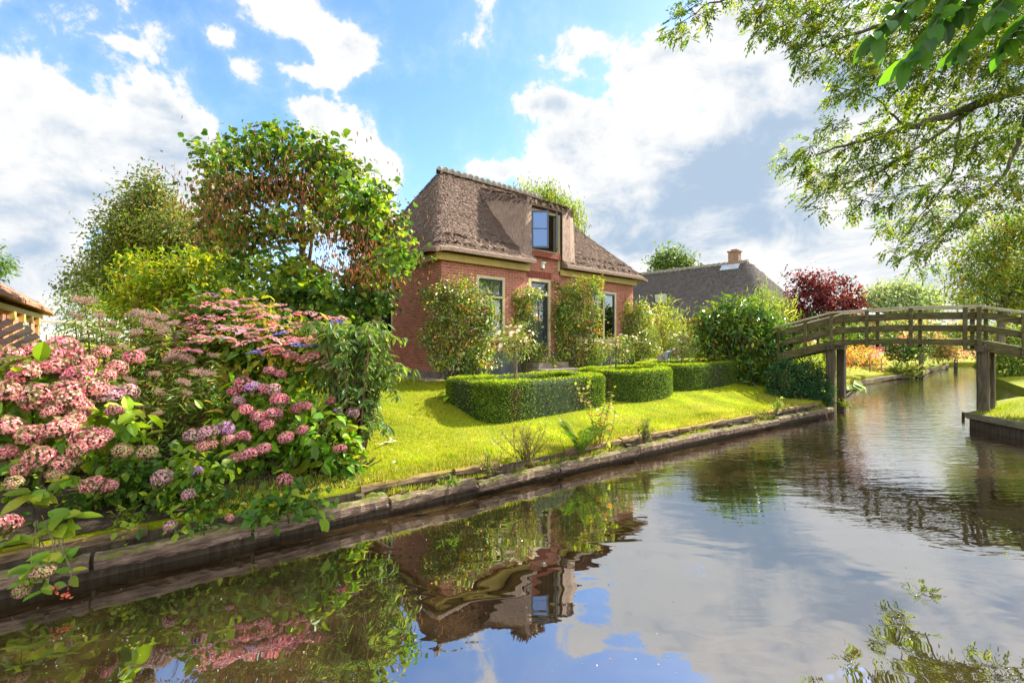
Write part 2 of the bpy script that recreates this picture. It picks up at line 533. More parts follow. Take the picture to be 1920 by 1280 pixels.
M['plinth'] = paint_mat('plinth', (.10, .105, .12), .8, .25, 4, .3)
M['concrete'] = paint_mat('concrete', (.24, .20, .165), .9, .25, 5, .4)
M['ridge'] = paint_mat('ridge', (.27, .235, .20), .85, .3, 7, .4, c2=(.36, .33, .26))
M['glass'] = glass_mat('glass')
M['glass_sky'] = glass_mat('glass_sky', (.06, .13, .30), .30, (.30, .48, .85))  # blue of a sky reflection put into the pane's own tint
M['curtain'] = paint_mat('curtain', (.75, .74, .70), .9, .06, 18)
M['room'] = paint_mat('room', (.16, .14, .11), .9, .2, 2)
M['white'] = paint_mat('white', (.78, .77, .74), .5, .04, 5)
M['red'] = paint_mat('red', (.60, .045, .03), .4, .06, 5)
M['timber'] = wood_mat('timber', (.085, .055, .04), (.40, .28, .205), (.12, .13, .025), .12, 4.0, (1.0, 9, 12))
M['timber_top'] = wood_mat('timber_top', (.12, .08, .05), (.34, .24, .15), (.27, .19, .05), .4, 2.4, (2, 2, 9))
M['pile'] = wood_mat('pile', (.06, .045, .03), (.13, .10, .07), (.08, .08, .02), .1, 2.4, (9, 9, 1))
M['bridge'] = wood_mat('bridge', (.085, .072, .032), (.205, .175, .085), (.12, .13, .025), .5, 2.6, (2, 2, 10))
M['bridge_post'] = wood_mat('bridge_post', (.06, .05, .035), (.15, .12, .08), (.17, .17, .02), .30, 2.6, (9, 9, 1))
M['rail'] = wood_mat('rail', (.52, .44, .32), (.74, .66, .52), None, 0, 2.6, (3, 3, 10))
M['grey_wood'] = wood_mat('grey_wood', (.16, .14, .12), (.30, .27, .235), None, 0, 2.0, (3, 3, 9))
M['iron'] = paint_mat('iron', (.03, .03, .03), .5, .2, 5)
M['skin'] = paint_mat('skin', (.50, .28, .19), .6, .08, 9)
M['hair'] = paint_mat('hair', (.08, .05, .03), .7, .2, 20)
M['shirt'] = paint_mat('shirt', (.30, .36, .48), .85, .1, 12)
M['trousers'] = paint_mat('trousers', (.05, .06, .09), .85, .2, 12)
M['soil'] = paint_mat('soil', (.055, .038, .024), 1, .35, 9, .8)

def lawn_mat():
    m, g, out = mat('lawn')
    tc = g.n('ShaderNodeTexCoord'); o = tc.outputs['Object']
    n1 = g.noise(o, 1.1, 6, .6); n2 = g.noise(o, 14, 5, .7); n3 = g.noise(o, 90, 2, .6)
    c = g.mix(g.smooth(n1, .35, .68), (.20, .25, .005), (.29, .28, .006))
    c = g.mix(g.smooth(n2, .45, .75, 0, .5), c, (.14, .20, .005))
    c = g.mix(g.smooth(n3, .4, .7, 0, .4), c, (.27, .27, .03))
    n4 = g.noise(o, .7, 7, .7)
    c = g.mix(g.smooth(n4, .55, .72, 0, .6), c, (.10, .15, .012))
    pb = g.n('ShaderNodeBsdfPrincipled', i_Roughness=.9)
    pb.inputs['Specular IOR Level'].default_value = .15
    g.l(c, pb.inputs['Base Color'])
    bp = g.n('ShaderNodeBump', i_Strength=.7, i_Distance=.03)
    g.l(g.math('ADD', n2, n3), bp.inputs['Height']); g.l(bp.outputs[0], pb.inputs['Normal'])
    g.l(pb.outputs[0], out.inputs[0])
    return m
M['lawn'] = lawn_mat()

def water_mat():
    m, g, out = mat('canal_water')
    tc = g.n('ShaderNodeTexCoord'); o = tc.outputs['Object']
    geo = g.n('ShaderNodeNewGeometry')
    pos = geo.outputs['Position']
    sp = g.n('ShaderNodeSeparateXYZ'); g.l(pos, sp.inputs[0])
    # slow swell, ripples that run across the canal near the bridge
    sw = g.noise(g.mapping(pos, rot=(0, 0, R(25)), scale=(.9, 1.6, 1)), 1.3, 2, .5, .5)
    rp = g.noise(g.mapping(pos, rot=(0, 0, R(12)), scale=(1.0, 4.2, 1)), 1.6, 3, .55, .25)
    fine = g.noise(g.mapping(pos, rot=(0, 0, R(8)), scale=(1.4, 4.5, 1)), 4.5, 2, .5, .3)
    away = g.smooth(sp.outputs[1], 3.2, 9.5)
    right = g.smooth(sp.outputs[0], -1.0, 4.5, .15, 1)
    k = g.math('MULTIPLY', away, right)
    h = g.math('ADD', g.math('MULTIPLY', sw, .20), g.math('MULTIPLY', g.math('MULTIPLY', rp, k), .36))
    h = g.math('ADD', h, g.math('MULTIPLY', g.math('MULTIPLY', fine, k), .10))
    bp = g.n('ShaderNodeBump', i_Strength=1.0, i_Distance=.03)
    g.l(h, bp.inputs['Height'])
    mud = g.noise(pos, .8, 5, .6)
    df = g.n('ShaderNodeBsdfDiffuse')
    g.l(g.mix(g.smooth(mud, .3, .7), (.022, .0135, .006), (.055, .034, .015)), df.inputs[0])
    gl = g.n('ShaderNodeBsdfGlossy', i_Roughness=.0, i_0=(.95, .97, 1.0, 1))
    g.l(bp.outputs[0], gl.inputs['Normal'])
    fr = g.n('ShaderNodeFresnel', i_IOR=1.5); g.l(bp.outputs[0], fr.inputs['Normal'])
    f = g.math('ADD', g.math('MULTIPLY', fr.outputs[0], .80), .38, clamp=True)
    mx = g.n('ShaderNodeMixShader')
    g.l(f, mx.inputs[0]); g.l(df.outputs[0], mx.inputs[1]); g.l(gl.outputs[0], mx.inputs[2])
    g.l(mx.outputs[0], out.inputs[0])
    return m
M['water'] = water_mat()

# ------------------------------------------------------------------ ground and water
def sheet(name, poly_rows, m, kind='structure'):
    """rows of points -> grid mesh"""
    A = np.array(poly_rows, float); r, c, _ = A.shape
    i = np.arange(r - 1)[:, None]; k = np.arange(c - 1)[None, :]
    f = np.stack([i*c+k, i*c+k+1, (i+1)*c+k+1, (i+1)*c+k], -1).reshape(-1, 4)
    b = MB(); b.add(A.reshape(-1, 3), [f])
    o = b.build(name, m, smooth=True); o['kind'] = kind
    return o
wb = MB(); wb.add([[-600, -80, 0], [700, -80, 0], [700, 700, 0], [-600, 700, 0]], [np.array([[0, 1, 2, 3]])])
water = wb.build('water', M['water']); water['kind'] = 'structure'

def bank_line():
    pts = [BA + BD * k for k in np.arange(-60, -8, 6)] + [BA + BD * k for k in np.arange(-8, 12.4, .25)]
    far = [W(1578, 748), W(1600, 731), W(1613, 722), W(1645, 716), W(1678, 711), W(1726, 707), W(1736, 701), W(1748, 695), W(1775, 691), (33.5, 35.0, 0), (60, 40, 0), (300, 60, 0), (700, 80, 0)]
    return np.array(pts + [np.array(p[:2]) for p in far], float)
BL = bank_line()
vs = [.265, .275, .29, .32, .34] + list(np.arange(.5, 7, .25)) + [8, 10, 14, 20, 30, 50, 90, 160, 300, 600]
rows = []
for p in BL:
    row = []
    for v in vs:
        z = -.35 if v < .27 else float(lawn_z(v)) - (.06 if v < .28 else 0)
        row.append((p[0] + BN[0] * v, p[1] + BN[1] * v, z))
    rows.append(row)
lawn = sheet('lawn', rows[::-1], M['lawn'])

def land(name, pts, z, m):
    """flat bank with a sloped rim from an outline (anticlockwise), built as a fan of rings"""
    pts = np.array(pts, float); c = pts.mean(0)
    rings = [(1.0, -.3), (1.0, z - .08), (.985, z), (.9, z + .05), (.6, z + .1), (.02, z + .12)]
    V = []
    for s, zz in rings:
        q = c + (pts - c) * s
        V.append(np.c_[q, np.full(len(q), zz)])
    V = np.concatenate(V); n = len(pts)
    f = []
    for i in range(len(rings) - 1):
        for k in range(n):
            f.append([i*n+k, i*n+(k+1) % n, (i+1)*n+(k+1) % n, (i+1)*n+k])
    b = MB(); b.add(V, [np.array(f)])
    o = b.build(name, m, smooth=False); o['kind'] = 'structure'
    return o
land('grass_headland', [(10.16, 10.05), (9.98, 8.9), (9.6, 5), (9.6, -2), (26, -2), (26, 12.5), (18, 13.3), (14.5, 13.1), (12.9, 12.2), (11.6, 10.95)], .32, M['lawn'])
land('far_bank', [(16.2, 14.0), (20, 13.4), (60, 13), (300, 20), (300, 60), (60, 39.5), (34.5, 34.0), (33.2, 31.8), (28.5, 26.8), (22.2, 21.0), (18.2, 16.2)], .34, M['lawn'])

# soil of the flower bed
srow = []
for k in np.arange(-8, .4, .4):
    row = []
    for v in (.32, .6, 1, 1.6, 2.4, 3.2):
        p = BA + BD * k + BN * v
        row.append((p[0], p[1], float(lawn_z(v)) + .012))
    srow.append(row)
sheet('soil', srow[::-1], M['soil'])

# ------------------------------------------------------------------ grass blades on the lawn (nobody could count them)
def grass():
    b = MB()
    n = 210000
    k = RNG.uniform(-1.5, 13, n); v = .3 + (RNG.random(n) ** 1.3) * 5.5
    x = BA[0] + BD[0]*k + BN[0]*v; y = BA[1] + BD[1]*k + BN[1]*v
    z = lawn_z(v) - .01
    p = np.c_[x, y, z]
    d = np.c_[RNG.normal(0, .45, (n, 2)), np.ones(n)]
    s = unit(rand_dirs(n) * np.array([1, 1, 0.05]))
    h = RNG.uniform(.02, .055, n)[:, None] * (1 + .8 * (v[:, None] < .7)); w = .006
    patch = np.sin(x * 2.1 + np.sin(y * 1.7) * 1.5) * np.sin(y * 2.6 + np.sin(x * 1.3)) * .35 + np.sin(x * 5.3 + np.sin(y * 4.1) * 2) * np.sin(y * 6.1) * .22
    c = pick([((.19, .26, .006), 5), ((.28, .30, .010), 5), ((.11, .19, .006), 2), ((.38, .34, .06), 1)], n, .15) * np.exp(patch)[:, None]
    dry = (RNG.random(n) < np.clip(.7 - v, .02, .5)) | ((np.sin(x * 1.3 + 2) * np.sin(y * 1.9 + 1) > .75) & (RNG.random(n) < .35))
    c[dry] = np.array([.42, .33, .11]) * np.exp(RNG.normal(0, .2, (dry.sum(), 1)))
    V = np.stack([p - s*w, p + s*w, p + unit(d)*h], 1).reshape(-1, 3)
    f = np.arange(n)[:, None] * 3 + np.array([0, 1, 2])
    b.add(V, [f], np.repeat(c, 3, 0))
    # longer uncut fringe hanging over the planks
    n = 16000
    k = np.concatenate([RNG.uniform(-1, 12, n // 2), RNG.choice(RNG.uniform(-1, 12, 26), n - n // 2) + RNG.normal(0, .12, n - n // 2)]); v = RNG.uniform(.12, .55, n); hgt = np.clip(np.sin(k * 2.3) + np.sin(k * 5.1 + 1) * .7 + .6, .15, 2)
    x = BA[0] + BD[0]*k + BN[0]*v; y = BA[1] + BD[1]*k + BN[1]*v
    p = np.c_[x, y, np.where(v < .24, .17, lawn_z(v) - .01)]; d = np.c_[RNG.normal(0, .4, (n, 2)) - BN * .6, np.ones(n) * .8]
    s = unit(rand_dirs(n) * np.array([1, 1, .05])); h = RNG.uniform(.03, .09, n)[:, None] * hgt[:, None]
    c = pick([((.16, .23, .01), 4), ((.26, .28, .02), 3), ((.38, .30, .09), 2.5)], n, .18)
    V = np.stack([p - s*.004, p + s*.004, p + unit(d)*h], 1).reshape(-1, 3)
    b.add(V, [np.arange(n)[:, None] * 3 + np.array([0, 1, 2])], np.repeat(c, 3, 0))
    o = b.build('grass', M['leaf']); tag(o, 'short sunlit grass of the lawn in front of the house', 'grass', kind='stuff')
    # headland grass
    b = MB(); n = 30000
    x = RNG.uniform(10.1, 16, n); y = RNG.uniform(8.5, 13, n)
    keep = (y < 9.95 + (x - 10.1) * .62) & (y < 13.0)
    x, y = x[keep], y[keep]; n = len(x)
    p = np.c_[x, y, np.full(n, .33)]
    d = np.c_[RNG.normal(0, .45, (n, 2)), np.ones(n)]; s = unit(rand_dirs(n) * np.array([1, 1, .05])); h = RNG.uniform(.04, .11, n)[:, None]
    c = pick([((.15, .22, .01), 5), ((.24, .27, .02), 4), ((.33, .27, .07), 1)], n, .15)
    V = np.stack([p - s*.007, p + s*.007, p + unit(d)*h], 1).reshape(-1, 3)
    b.add(V, [np.arange(n)[:, None] * 3 + np.array([0, 1, 2])], np.repeat(c, 3, 0))
    o = b.build('grass', M['leaf']); tag(o, 'longer grass on the quay headland behind the right bridge post', 'grass', kind='stuff')
grass()

# ------------------------------------------------------------------ house
def quad_uv(b, p, uv):
    b.add(p, [np.array([[0, 1, 2, 3]])], uv=uv)
def wall(b, a, d, L, z0, z1, holes, inward, thick=.12):
    """vertical wall from a along d with rectangular holes [(t0,t1,z0,z1)]; reveals go inward"""
    a = np.asarray(a, float); d = np.asarray(d, float); inward = np.asarray(inward, float)
    ts = sorted({0, L, *[h[0] for h in holes], *[h[1] for h in holes]}); zs = sorted({z0, z1, *[h[2] for h in holes], *[h[3] for h in holes]})
    pt = lambda t, z, s=0: np.array([*(a + d * t + inward * s), z])
    for i in range(len(ts) - 1):
        for k in range(len(zs) - 1):
            tm, zm = (ts[i] + ts[i+1]) / 2, (zs[k] + zs[k+1]) / 2
            if any(h[0] < tm < h[1] and h[2] < zm < h[3] for h in holes): continue
            q = [(ts[i], zs[k]), (ts[i+1], zs[k]), (ts[i+1], zs[k+1]), (ts[i], zs[k+1])]
            quad_uv(b, [pt(*w) for w in q], q)
    for t0, t1, h0, h1 in holes:
        for (qa, qb) in (((t0, h0), (t1, h0)), ((t1, h0), (t1, h1)), ((t1, h1), (t0, h1)), ((t0, h1), (t0, h0))):
            uv = [qa, qb, (qb[0] + .1, qb[1] + .04), (qa[0] + .1, qa[1] + .04)]
            quad_uv(b, [pt(*qa), pt(*qb), pt(*qb, thick), pt(*qa, thick)], uv)
    return b

def smin(vals, k):
    vals = np.stack(vals); m = vals.min(0)
    return m - k * np.log(np.exp(-(vals - m) / k).sum(0))
def smax(a, b, k):
    return k * np.log(np.exp((a - np.maximum(a, b)) / k) + np.exp((b - np.maximum(a, b)) / k)) + np.maximum(a, b)

def thatch_roof(L, Dp, eave, ridge, r0, r1, over, thick, dormer=None, step=.07, straws=0, jit=.012):
    """hipped thatch over a plan 0..L x 0..Dp (y into the house); returns MB"""
    x0, x1, y0, y1 = -over, L + over, -over, Dp + over
    xs = np.arange(x0, x1 + step/2, step); ys = np.arange(y0, y1 + step/2, step)
    if dormer:
        dl, dr, ol, orr, zt, dover, pitch = dormer
        e = .004
        xs = np.unique(np.concatenate([xs, [dl, dl + .12, ol - e, ol + e, orr - e, orr + e, dr - .12, dr]]))
        ys = np.unique(np.concatenate([ys, [-dover - e, -dover + e, .12 - e, .12 + e]]))
    X, Yg = np.meshgrid(xs, ys, indexing='ij')
    mid = Dp / 2
    def main(X, Yg):
        f = eave + (ridge - eave) * (Yg + over) / (mid + over)
        bk = eave + (ridge - eave) * (Dp + over - Yg) / (mid + over)
        l = eave + (ridge - eave) * (X + over) / (r0 + over)
        r = eave + (ridge - eave) * (L + over - X) / (L - r1 + over)
        z = smin([f, bk, l, r], .15)
        sag = -.07 * np.sin(np.clip((z - eave) / (ridge - eave), 0, 1) * math.pi)
        return np.maximum(z + sag, eave - .06)
    top = main(X, Yg); rimd = np.minimum(np.minimum(X - x0, x1 - X), np.minimum(Yg - y0, y1 - Yg))
    bot = top - .09 - (thick - .09) * np.clip(rimd / .34, 0, 1)
    if dormer:
        dz = np.where(Yg < Dp/2 - .25, np.minimum(zt + (Yg + dover) * math.tan(pitch), ridge - .25), -9.0)
        # sides of the dormer fall steeply into the main slope
        side = np.minimum((X - dl) / .16, (dr - X) / .16)
        flare = np.clip((dz - top), 0, None) * .06
        side = np.minimum((X - dl + flare) / .2, (dr - X + flare) / .2)
        dz = dz - .22 * np.clip(1 - side, 0, 1) ** 2 - np.clip(-side, 0, None) * 4
        dz = np.where(Yg < -dover, -9, dz)
        t2 = np.where(dz > top - .3, smax(top, dz, .05), top)
        op = (X > ol) & (X < orr) & (Yg < .12)
        bot = np.where(op, t2 - .2, bot)
        t2 = np.where(op & (Yg < -dover), top, t2)
        hide = op & (Yg < -dover)
        top = t2
    top = top + RNG.normal(0, jit, top.shape)
    nx, ny = top.shape
    b = MB()
    gx = np.gradient(top, xs, axis=0); gy = np.gradient(top, ys, axis=1)
    U = np.where(np.abs(gx) > np.abs(gy), Yg, X); V = top * 1.0
    uv = np.stack([U, V], -1).reshape(-1, 2)
    vt = np.stack([X, Yg, top], -1).reshape(-1, 3); vb = np.stack([X, Yg, bot], -1).reshape(-1, 3)
    i = np.arange(nx - 1)[:, None]; k = np.arange(ny - 1)[None, :]
    f = np.stack([i*ny+k, (i+1)*ny+k, (i+1)*ny+k+1, i*ny+k+1], -1).reshape(-1, 4)
    if dormer:
        h = hide.reshape(-1)
        drop = h[f].any(1); f = f[~drop]
    fb = f[:, ::-1] + nx * ny
    b.add(np.concatenate([vt, vb]), [f, fb], uv=np.concatenate([uv, uv + .3]))
    # rim
    E = {}
    for q in f:
        for a, c in zip(q, np.roll(q, -1)):
            E[(a, c)] = 1
    rim = [(a, c) for (a, c) in E if (c, a) not in E]
    rv = []; ruv = []; rf = []
    for a, c in rim:
        n = len(rv)
        rv += [vt[a], vb[a], vb[c], vt[c]]
        ua = vt[a][0] + vt[a][1]; uc = vt[c][0] + vt[c][1]
        ruv += [(ua, vt[a][2] * 3), (ua, vb[a][2] * 3), (uc, vb[c][2] * 3), (uc, vt[c][2] * 3)]
        rf.append([n, n+1, n+2, n+3])
    b.add(np.array(rv), [np.array(rf)], uv=np.array(ruv))
    # loose reed ends lying on the slope
    if straws:
        ii = RNG.integers(0, nx - 1, straws); kk = RNG.integers(0, ny - 1, straws)
        p = np.stack([xs[ii], ys[kk], top[ii, kk]], -1) + np.c_[RNG.uniform(-step/2, step/2, (straws, 2)), np.zeros(straws)]
        g1, g2 = gx[ii, kk], gy[ii, kk]
        ok = (np.abs(g1) + np.abs(g2) > .2) & (np.hypot(g1, g2) < 3)
        ok &= rimd[ii, kk] > .02
        if dormer: ok &= ~hide[ii, kk]
        p, g1, g2 = p[ok], g1[ok], g2[ok]
        # keep the reed on the slope it was taken from
        p[:, 2] += (p[:, 0] - xs[ii[ok]]) * g1 + (p[:, 1] - ys[kk[ok]]) * g2
        gn = np.hypot(g1, g2)[:, None]
        down = np.c_[-g1, -g2, -(gn.ravel() ** 2)] / gn
        down = unit(down + RNG.normal(0, .09, down.shape))
        nrm = unit(np.c_[-g1, -g2, np.ones(len(p))])
        s = unit(np.cross(down, nrm))
        Ls = RNG.uniform(.06, .2, (len(p), 1)); w = RNG.uniform(.005, .012, (len(p), 1)); lift = RNG.uniform(.005, .045, (len(p), 1)); near = np.clip(rimd[ii, kk][ok][:, None] / .25, .12, 1); Ls = Ls * near; lift = lift * near
        a = p - nrm * .004
        V = np.stack([a - s*w, a + s*w, a + down*Ls + nrm*lift + s*w, a + down*Ls + nrm*lift - s*w], 1).reshape(-1, 3)
        uu = RNG.uniform(0, 50, (len(p), 1, 2)) + np.zeros((1, 4, 1))
        b.add(V, [np.arange(len(p))[:, None] * 4 + np.array([0, 1, 2, 3])], uv=uu.reshape(-1, 2))
    return b

def ridge_cap(L0, L1, y, z, r, step=.24):
    b = MB()
    n = int((L1 - L0) / step)
    an = np.linspace(-.25, math.pi + .25, 9)
    for i in range(n):
        xa, xb = L0 + i * step, L0 + (i + 1) * step + .03
        prof = []
        for xx, rr in ((xa, r), (xb - .05, r * 1.03), (xb - .05, r * 1.16), (xb, r * 1.16)):
            prof.append(np.c_[np.full(9, xx), y + rr * np.cos(an), z + rr * np.sin(an)])
        V = np.concatenate(prof) + RNG.normal(0, .004, 3)
        f = [[q*9+k, q*9+k+1, (q+1)*9+k+1, (q+1)*9+k] for q in range(3) for k in range(8)]
        b.add(V, [np.array(f)])
        cap = len(V)
    # closed rounded ends
    for xx, s in ((L0, -1), (L0 + n * step, 1)):
        V = [[xx + s * .10, y, z + r * .3]] + [[xx, y + r * math.cos(a), z + r * math.sin(a)] for a in an]
        b.add(V, [np.array([[0, k+1, k+2] for k in range(8)])])
    return b

def frame_rect(b, t0, t1, z0, z1, w, depth, y):
    """a frame in the local xz plane, front face at y, going depth inwards"""
    b.box(((t0+t1)/2, y + depth/2, z1 - w/2), (t1 - t0, depth, w))
    b.box(((t0+t1)/2, y + depth/2, z0 + w/2), (t1 - t0, depth, w))
    for t in (t0 + w/2, t1 - w/2):
        b.box((t, y + depth/2, (z0+z1)/2), (w, depth, z1 - z0 - 2*w))
    return b

KS = .808                    # size of the house plot
CX, CY, GZ = -1.527, 9.858, 1.068
UANG = math.atan2(.645, .764)
house = empty('thatched_house', (CX, CY, GZ), 'red brick house with brown thatched roof and open dormer window behind the box hedges', 'house', rz=UANG)
house.scale = (KS, KS, KS)
HL, HD = 8.67, 6.0
WT = 3.55
win1 = (1.15, 2.19, 1.05, 2.93); door_h = (3.14, 4.11, .42, 3.02); win2 = (6.14, 7.59, 1.03, 2.86)
dorm = (3.17, 4.43, 3.88, 5.22)
lw = (2.95, 3.95, 1.15, 3.0)
def build_house():
    b = MB()
    wall(b, (0, 0), (1, 0), HL, 0, WT, [win1, door_h, win2], (0, 1))
    # the dormer gable of brick stands flush above the front wall
    wall(b, (3.12, 0), (1, 0), 1.36, WT, 5.4, [(dorm[0] - 3.12, dorm[1] - 3.12, dorm[2], dorm[3])], (0, 1))
    wall(b, (0, HD), (0, -1), HD, 0, WT, [(HD - lw[1], HD - lw[0], lw[2], lw[3])], (1, 0))
    wall(b, (HL, 0), (0, 1), HD, 0, WT, [], (-1, 0))
    wall(b, (HL, HD), (-1, 0), HL, 0, WT, [], (0, -1))
    b.build('wall', M['brick'], house)
    # soldier course over the door, brick sills
    s = MB()
    for i in range(14): s.box((3.10 + i * .078, -.004, 3.15), (.066, .02, .21), jit=.001)
    s.build('lintel', M['brick_sill'], house)
    # room behind the windows
    r = MB()
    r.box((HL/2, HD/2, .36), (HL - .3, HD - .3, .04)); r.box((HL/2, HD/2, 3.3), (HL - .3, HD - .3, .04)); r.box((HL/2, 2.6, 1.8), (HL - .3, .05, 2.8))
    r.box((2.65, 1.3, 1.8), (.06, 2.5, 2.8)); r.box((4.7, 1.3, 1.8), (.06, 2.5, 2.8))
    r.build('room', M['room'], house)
    p = MB()
    for (a, c) in ((-.01, 3.1), (4.15, HL + .01)):
        p.box(((a + c)/2, -.014, .35), (c - a, .03, .70))
    p.build('plinth', M['plinth'], house)
    p = MB(); p.box((-.02, HD/2, .10), (.06, HD + .02, .22), jit=.002); p.build('footing', M['concrete'], house)
    p = MB(); p.box((3.62, -.35, .29), (1.3, .62, .18)); p.box((3.62, -.55, .10), (1.5, 1.0, .2)); p.build('doorstep', M['concrete'], house)
    # fascias under the eaves
    f = MB()
    for c_, s_ in (((1.43, -.10, 3.30), (3.32, .07, .19)), ((6.6, -.10, 3.30), (4.2, .07, .19)), ((-.14, HD/2, 3.30), (.06, HD + .3, .17))):
        f = MB(); f.box(c_, s_); f.build('fascia', M['ochre'], house)
    for yy in np.linspace(.3, 5.6, 6):
        f = MB(); f.box((-.055, yy, 3.27), (.10, .06, .2)); f.build('bracket', M['ochre'], house)
    rb = thatch_roof(HL, HD, 3.50, 6.95, 1.75, 6.42, .40, .36, (2.95, 4.93, 3.13, 4.50, 5.46, .17, R(20)), .06, 170000, .006)
    roof = rb.build('roof', M['thatch'], house, smooth=True)
    ridge_cap(1.72, 6.5, HD/2, 6.86, .17, .26).build('ridge_cap', M['ridge'], roof, smooth=True)

M['brick_sill'] = paint_mat('brick_sill', (.27, .075, .05), .85, .25, 8, .4)
build_house()

def sash(t0, t1, z0, z1, y, bars_v=(), bars_h=(), w=.055, name='sash', parent=None, m='dark_blue', g='glass', th=.045):
    b = MB(); frame_rect(b, t0, t1, z0, z1, w, th, y)
    for t in bars_v: b.box((t, y + th/2, (z0+z1)/2), (.028, th*.8, z1 - z0 - 2*w))
    for z in bars_h: b.box(((t0+t1)/2, y + th/2 + .002, z), (t1 - t0 - 2*w, th*.7, .028))
    s = b.build(name, M[m], parent)
    p = MB(); p.box(((t0+t1)/2, y + th*.6, (z0+z1)/2), (t1 - t0 - 2*w + .01, .006, z1 - z0 - 2*w + .01))
    p.build('pane', M[g], parent)
    return s
def drape(b, t0, t1, z0, z1, y, n=26, amp=.03):
    xs = np.linspace(t0, t1, n); yy = y + amp * np.sin(np.arange(n) * 1.9) + RNG.normal(0, .004, n)
    V = np.concatenate([np.c_[xs, yy, np.full(n, z0)], np.c_[xs, yy, np.full(n, z1)]])
    b.add(V, [np.array([[i, i+1, n+i+1, n+i] for i in range(n - 1)])])
def house_windows():
    # tall sash window left of the door
    t0, t1, z0, z1 = win1
    b = MB(); frame_rect(b, t0, t1, z0, z1, .085, .10, -.012); b.box(((t0+t1)/2, .04, 2.33), (t1-t0-.17, .09, .06))
    w = b.build('window', M['cream'], house)
    sash(t0+.085, t1-.085, 2.36, z1-.085, .02, [(t0+t1)/2], [], parent=w)
    sash(t0+.085, t1-.085, z0+.085, 2.30, .03, [(t0+t1)/2], [1.72], parent=w)
    c = MB(); drape(c, t0+.1, t1-.1, 2.0, 2.85, .22); drape(c, t1-.33, t1-.08, z0+.1, 2.0, .24, 10); drape(c, t0+.08, t0+.25, z0+.1, 2.0, .24, 8); c.build('curtain', M['curtain'], w)
    s = MB(); s.box(((t0+t1)/2, -.05, z0 - .04), (t1-t0+.16, .16, .08)); s.build('sill', M['brick_sill'], w)
    # double window right of the door
    t0, t1, z0, z1 = win2
    b = MB(); frame_rect(b, t0, t1, z0, z1, .085, .10, -.012); b.box(((t0+t1)/2, .04, (z0+z1)/2), (.08, .09, z1-z0-.17))
    w = b.build('window', M['cream'], house); tm = (t0+t1)/2
    for a, c_ in ((t0+.085, tm-.04), (tm+.04, t1-.085)):
        sash(a, c_, z0+.085, z1-.085, .02, [], [1.95], parent=w)
    c = MB()
    for a, c_ in ((t0+.1, t0+.3), (t1-.42, t1-.12)): drape(c, a, c_, z0+.1, z1-.1, .2, 10)
    drape(c, t0+.1, t1-.1, 2.45, z1-.08, .24)
    c.build('curtain', M['curtain'], w)
    s = MB(); s.box(((t0+t1)/2, -.05, z0 - .04), (t1-t0+.16, .18, .08)); s.build('sill', M['concrete'], w)
    # front door under a transom light
    t0, t1, z0, z1 = door_h
    b = MB(); frame_rect(b, t0, t1, z0, z1, .09, .11, -.014); b.box(((t0+t1)/2, .04, 2.53), (t1-t0-.18, .10, .09))
    fr = b.build('door_frame', M['cream'], house)
    sash(t0+.09, t1-.09, 2.575, z1-.09, .03, [], [], parent=fr)
    a, c_ = t0+.095, t1-.095
    b = MB(); b.box(((a+c_)/2, .06, 1.0), (c_-a, .05, 1.15))
    for t in (a+.07, c_-.07): b.box((t, .06, 2.02), (.14, .05, .90))
    b.box(((a+c_)/2, .06, 2.42), (c_-a-.28, .05, .10)); b.box(((a+c_)/2, .06, 1.62), (c_-a-.28, .05, .10))
    b.box(((a+c_)/2, .06, 2.02), (.03, .035, .70)); b.box(((a+c_)/2, .06, 2.02), (c_-a-.28, .03, .03))
    frame_rect(b, a+.14, c_-.14, .62, 1.42, .05, .02, .022)
    d = b.build('door', M['dark_blue'], house)
    p = MB(); p.box(((a+c_)/2, .064, 2.02), (c_-a-.28, .006, .70)); p.build('pane', M['glass'], d)
    p = MB(); drape(p, a+.14, c_-.14, 1.66, 2.38, .16, 14); p.build('curtain', M['curtain'], d)
    h = MB(); h.tube([(a+.08, .035, 1.5), (a+.08, -.01, 1.5), (a+.17, -.015, 1.5)], .012); h.box((a+.08, .03, 1.48), (.04, .012, .2)); h.build('handle', M['iron'], d)
    # dormer window, both leaves open outwards
    t0, t1, z0, z1 = dorm
    b = MB(); frame_rect(b, t0, t1, z0, z1, .08, .12, -.02)
    b.box((t1 + .035, -.035, 3.62), (.075, .05, .56))
    b.box((t1 + .035, -.035, 4.55), (.075, .05, 1.30))
    w = b.build('dormer_window', M['cream'], house)
    r = MB(); r.box((3.8, 1.1, 5.55), (1.5, 2.0, .05)); r.box((3.8, 1.9, 4.6), (1.5, .05, 1.9)); r.box((3.10, 1.0, 4.6), (.05, 1.8, 1.9)); r.box((4.52, 1.0, 4.6), (.05, 1.8, 1.9)); r.box((3.8, 1.1, 3.80), (1.5, 1.9, .05))
    r.build('attic_room', M['white'], w)
    s = MB(); s.box(((t0+t1)/2, -.07, z0 - .09), (t1-t0+.05, .16, .17), jit=.002); s.build('sill', M['brick_sill'], w)
    for hx, ang, sg in ((t0+.08, R(-38), 1), (t1-.08, R(47), -1)):
        e = MB(); Lw = .54
        z_0, z_1 = z0+.085, z1-.085
        xa, xb = (0, Lw) if sg > 0 else (-Lw, 0)
        frame_rect(e, xa, xb, z_0, z_1, .055, .045, -.02); e.box(((xa+xb)/2, .0, (z_0+z_1)/2 + .02), (Lw - .11, .03, .028))
        lf = e.build('casement', M['blue_sash'], w); lf.location = (hx, -.03, 0); lf.rotation_euler = (0, 0, ang)
        q = MB(); q.box(((xa+xb)/2, .004, (z_0+z_1)/2), (Lw - .10, .006, z_1 - z_0 - .1)); q = q.build('pane', M['glass_sky'], w)
        q.location = lf.location; q.rotation_euler = lf.rotation_euler
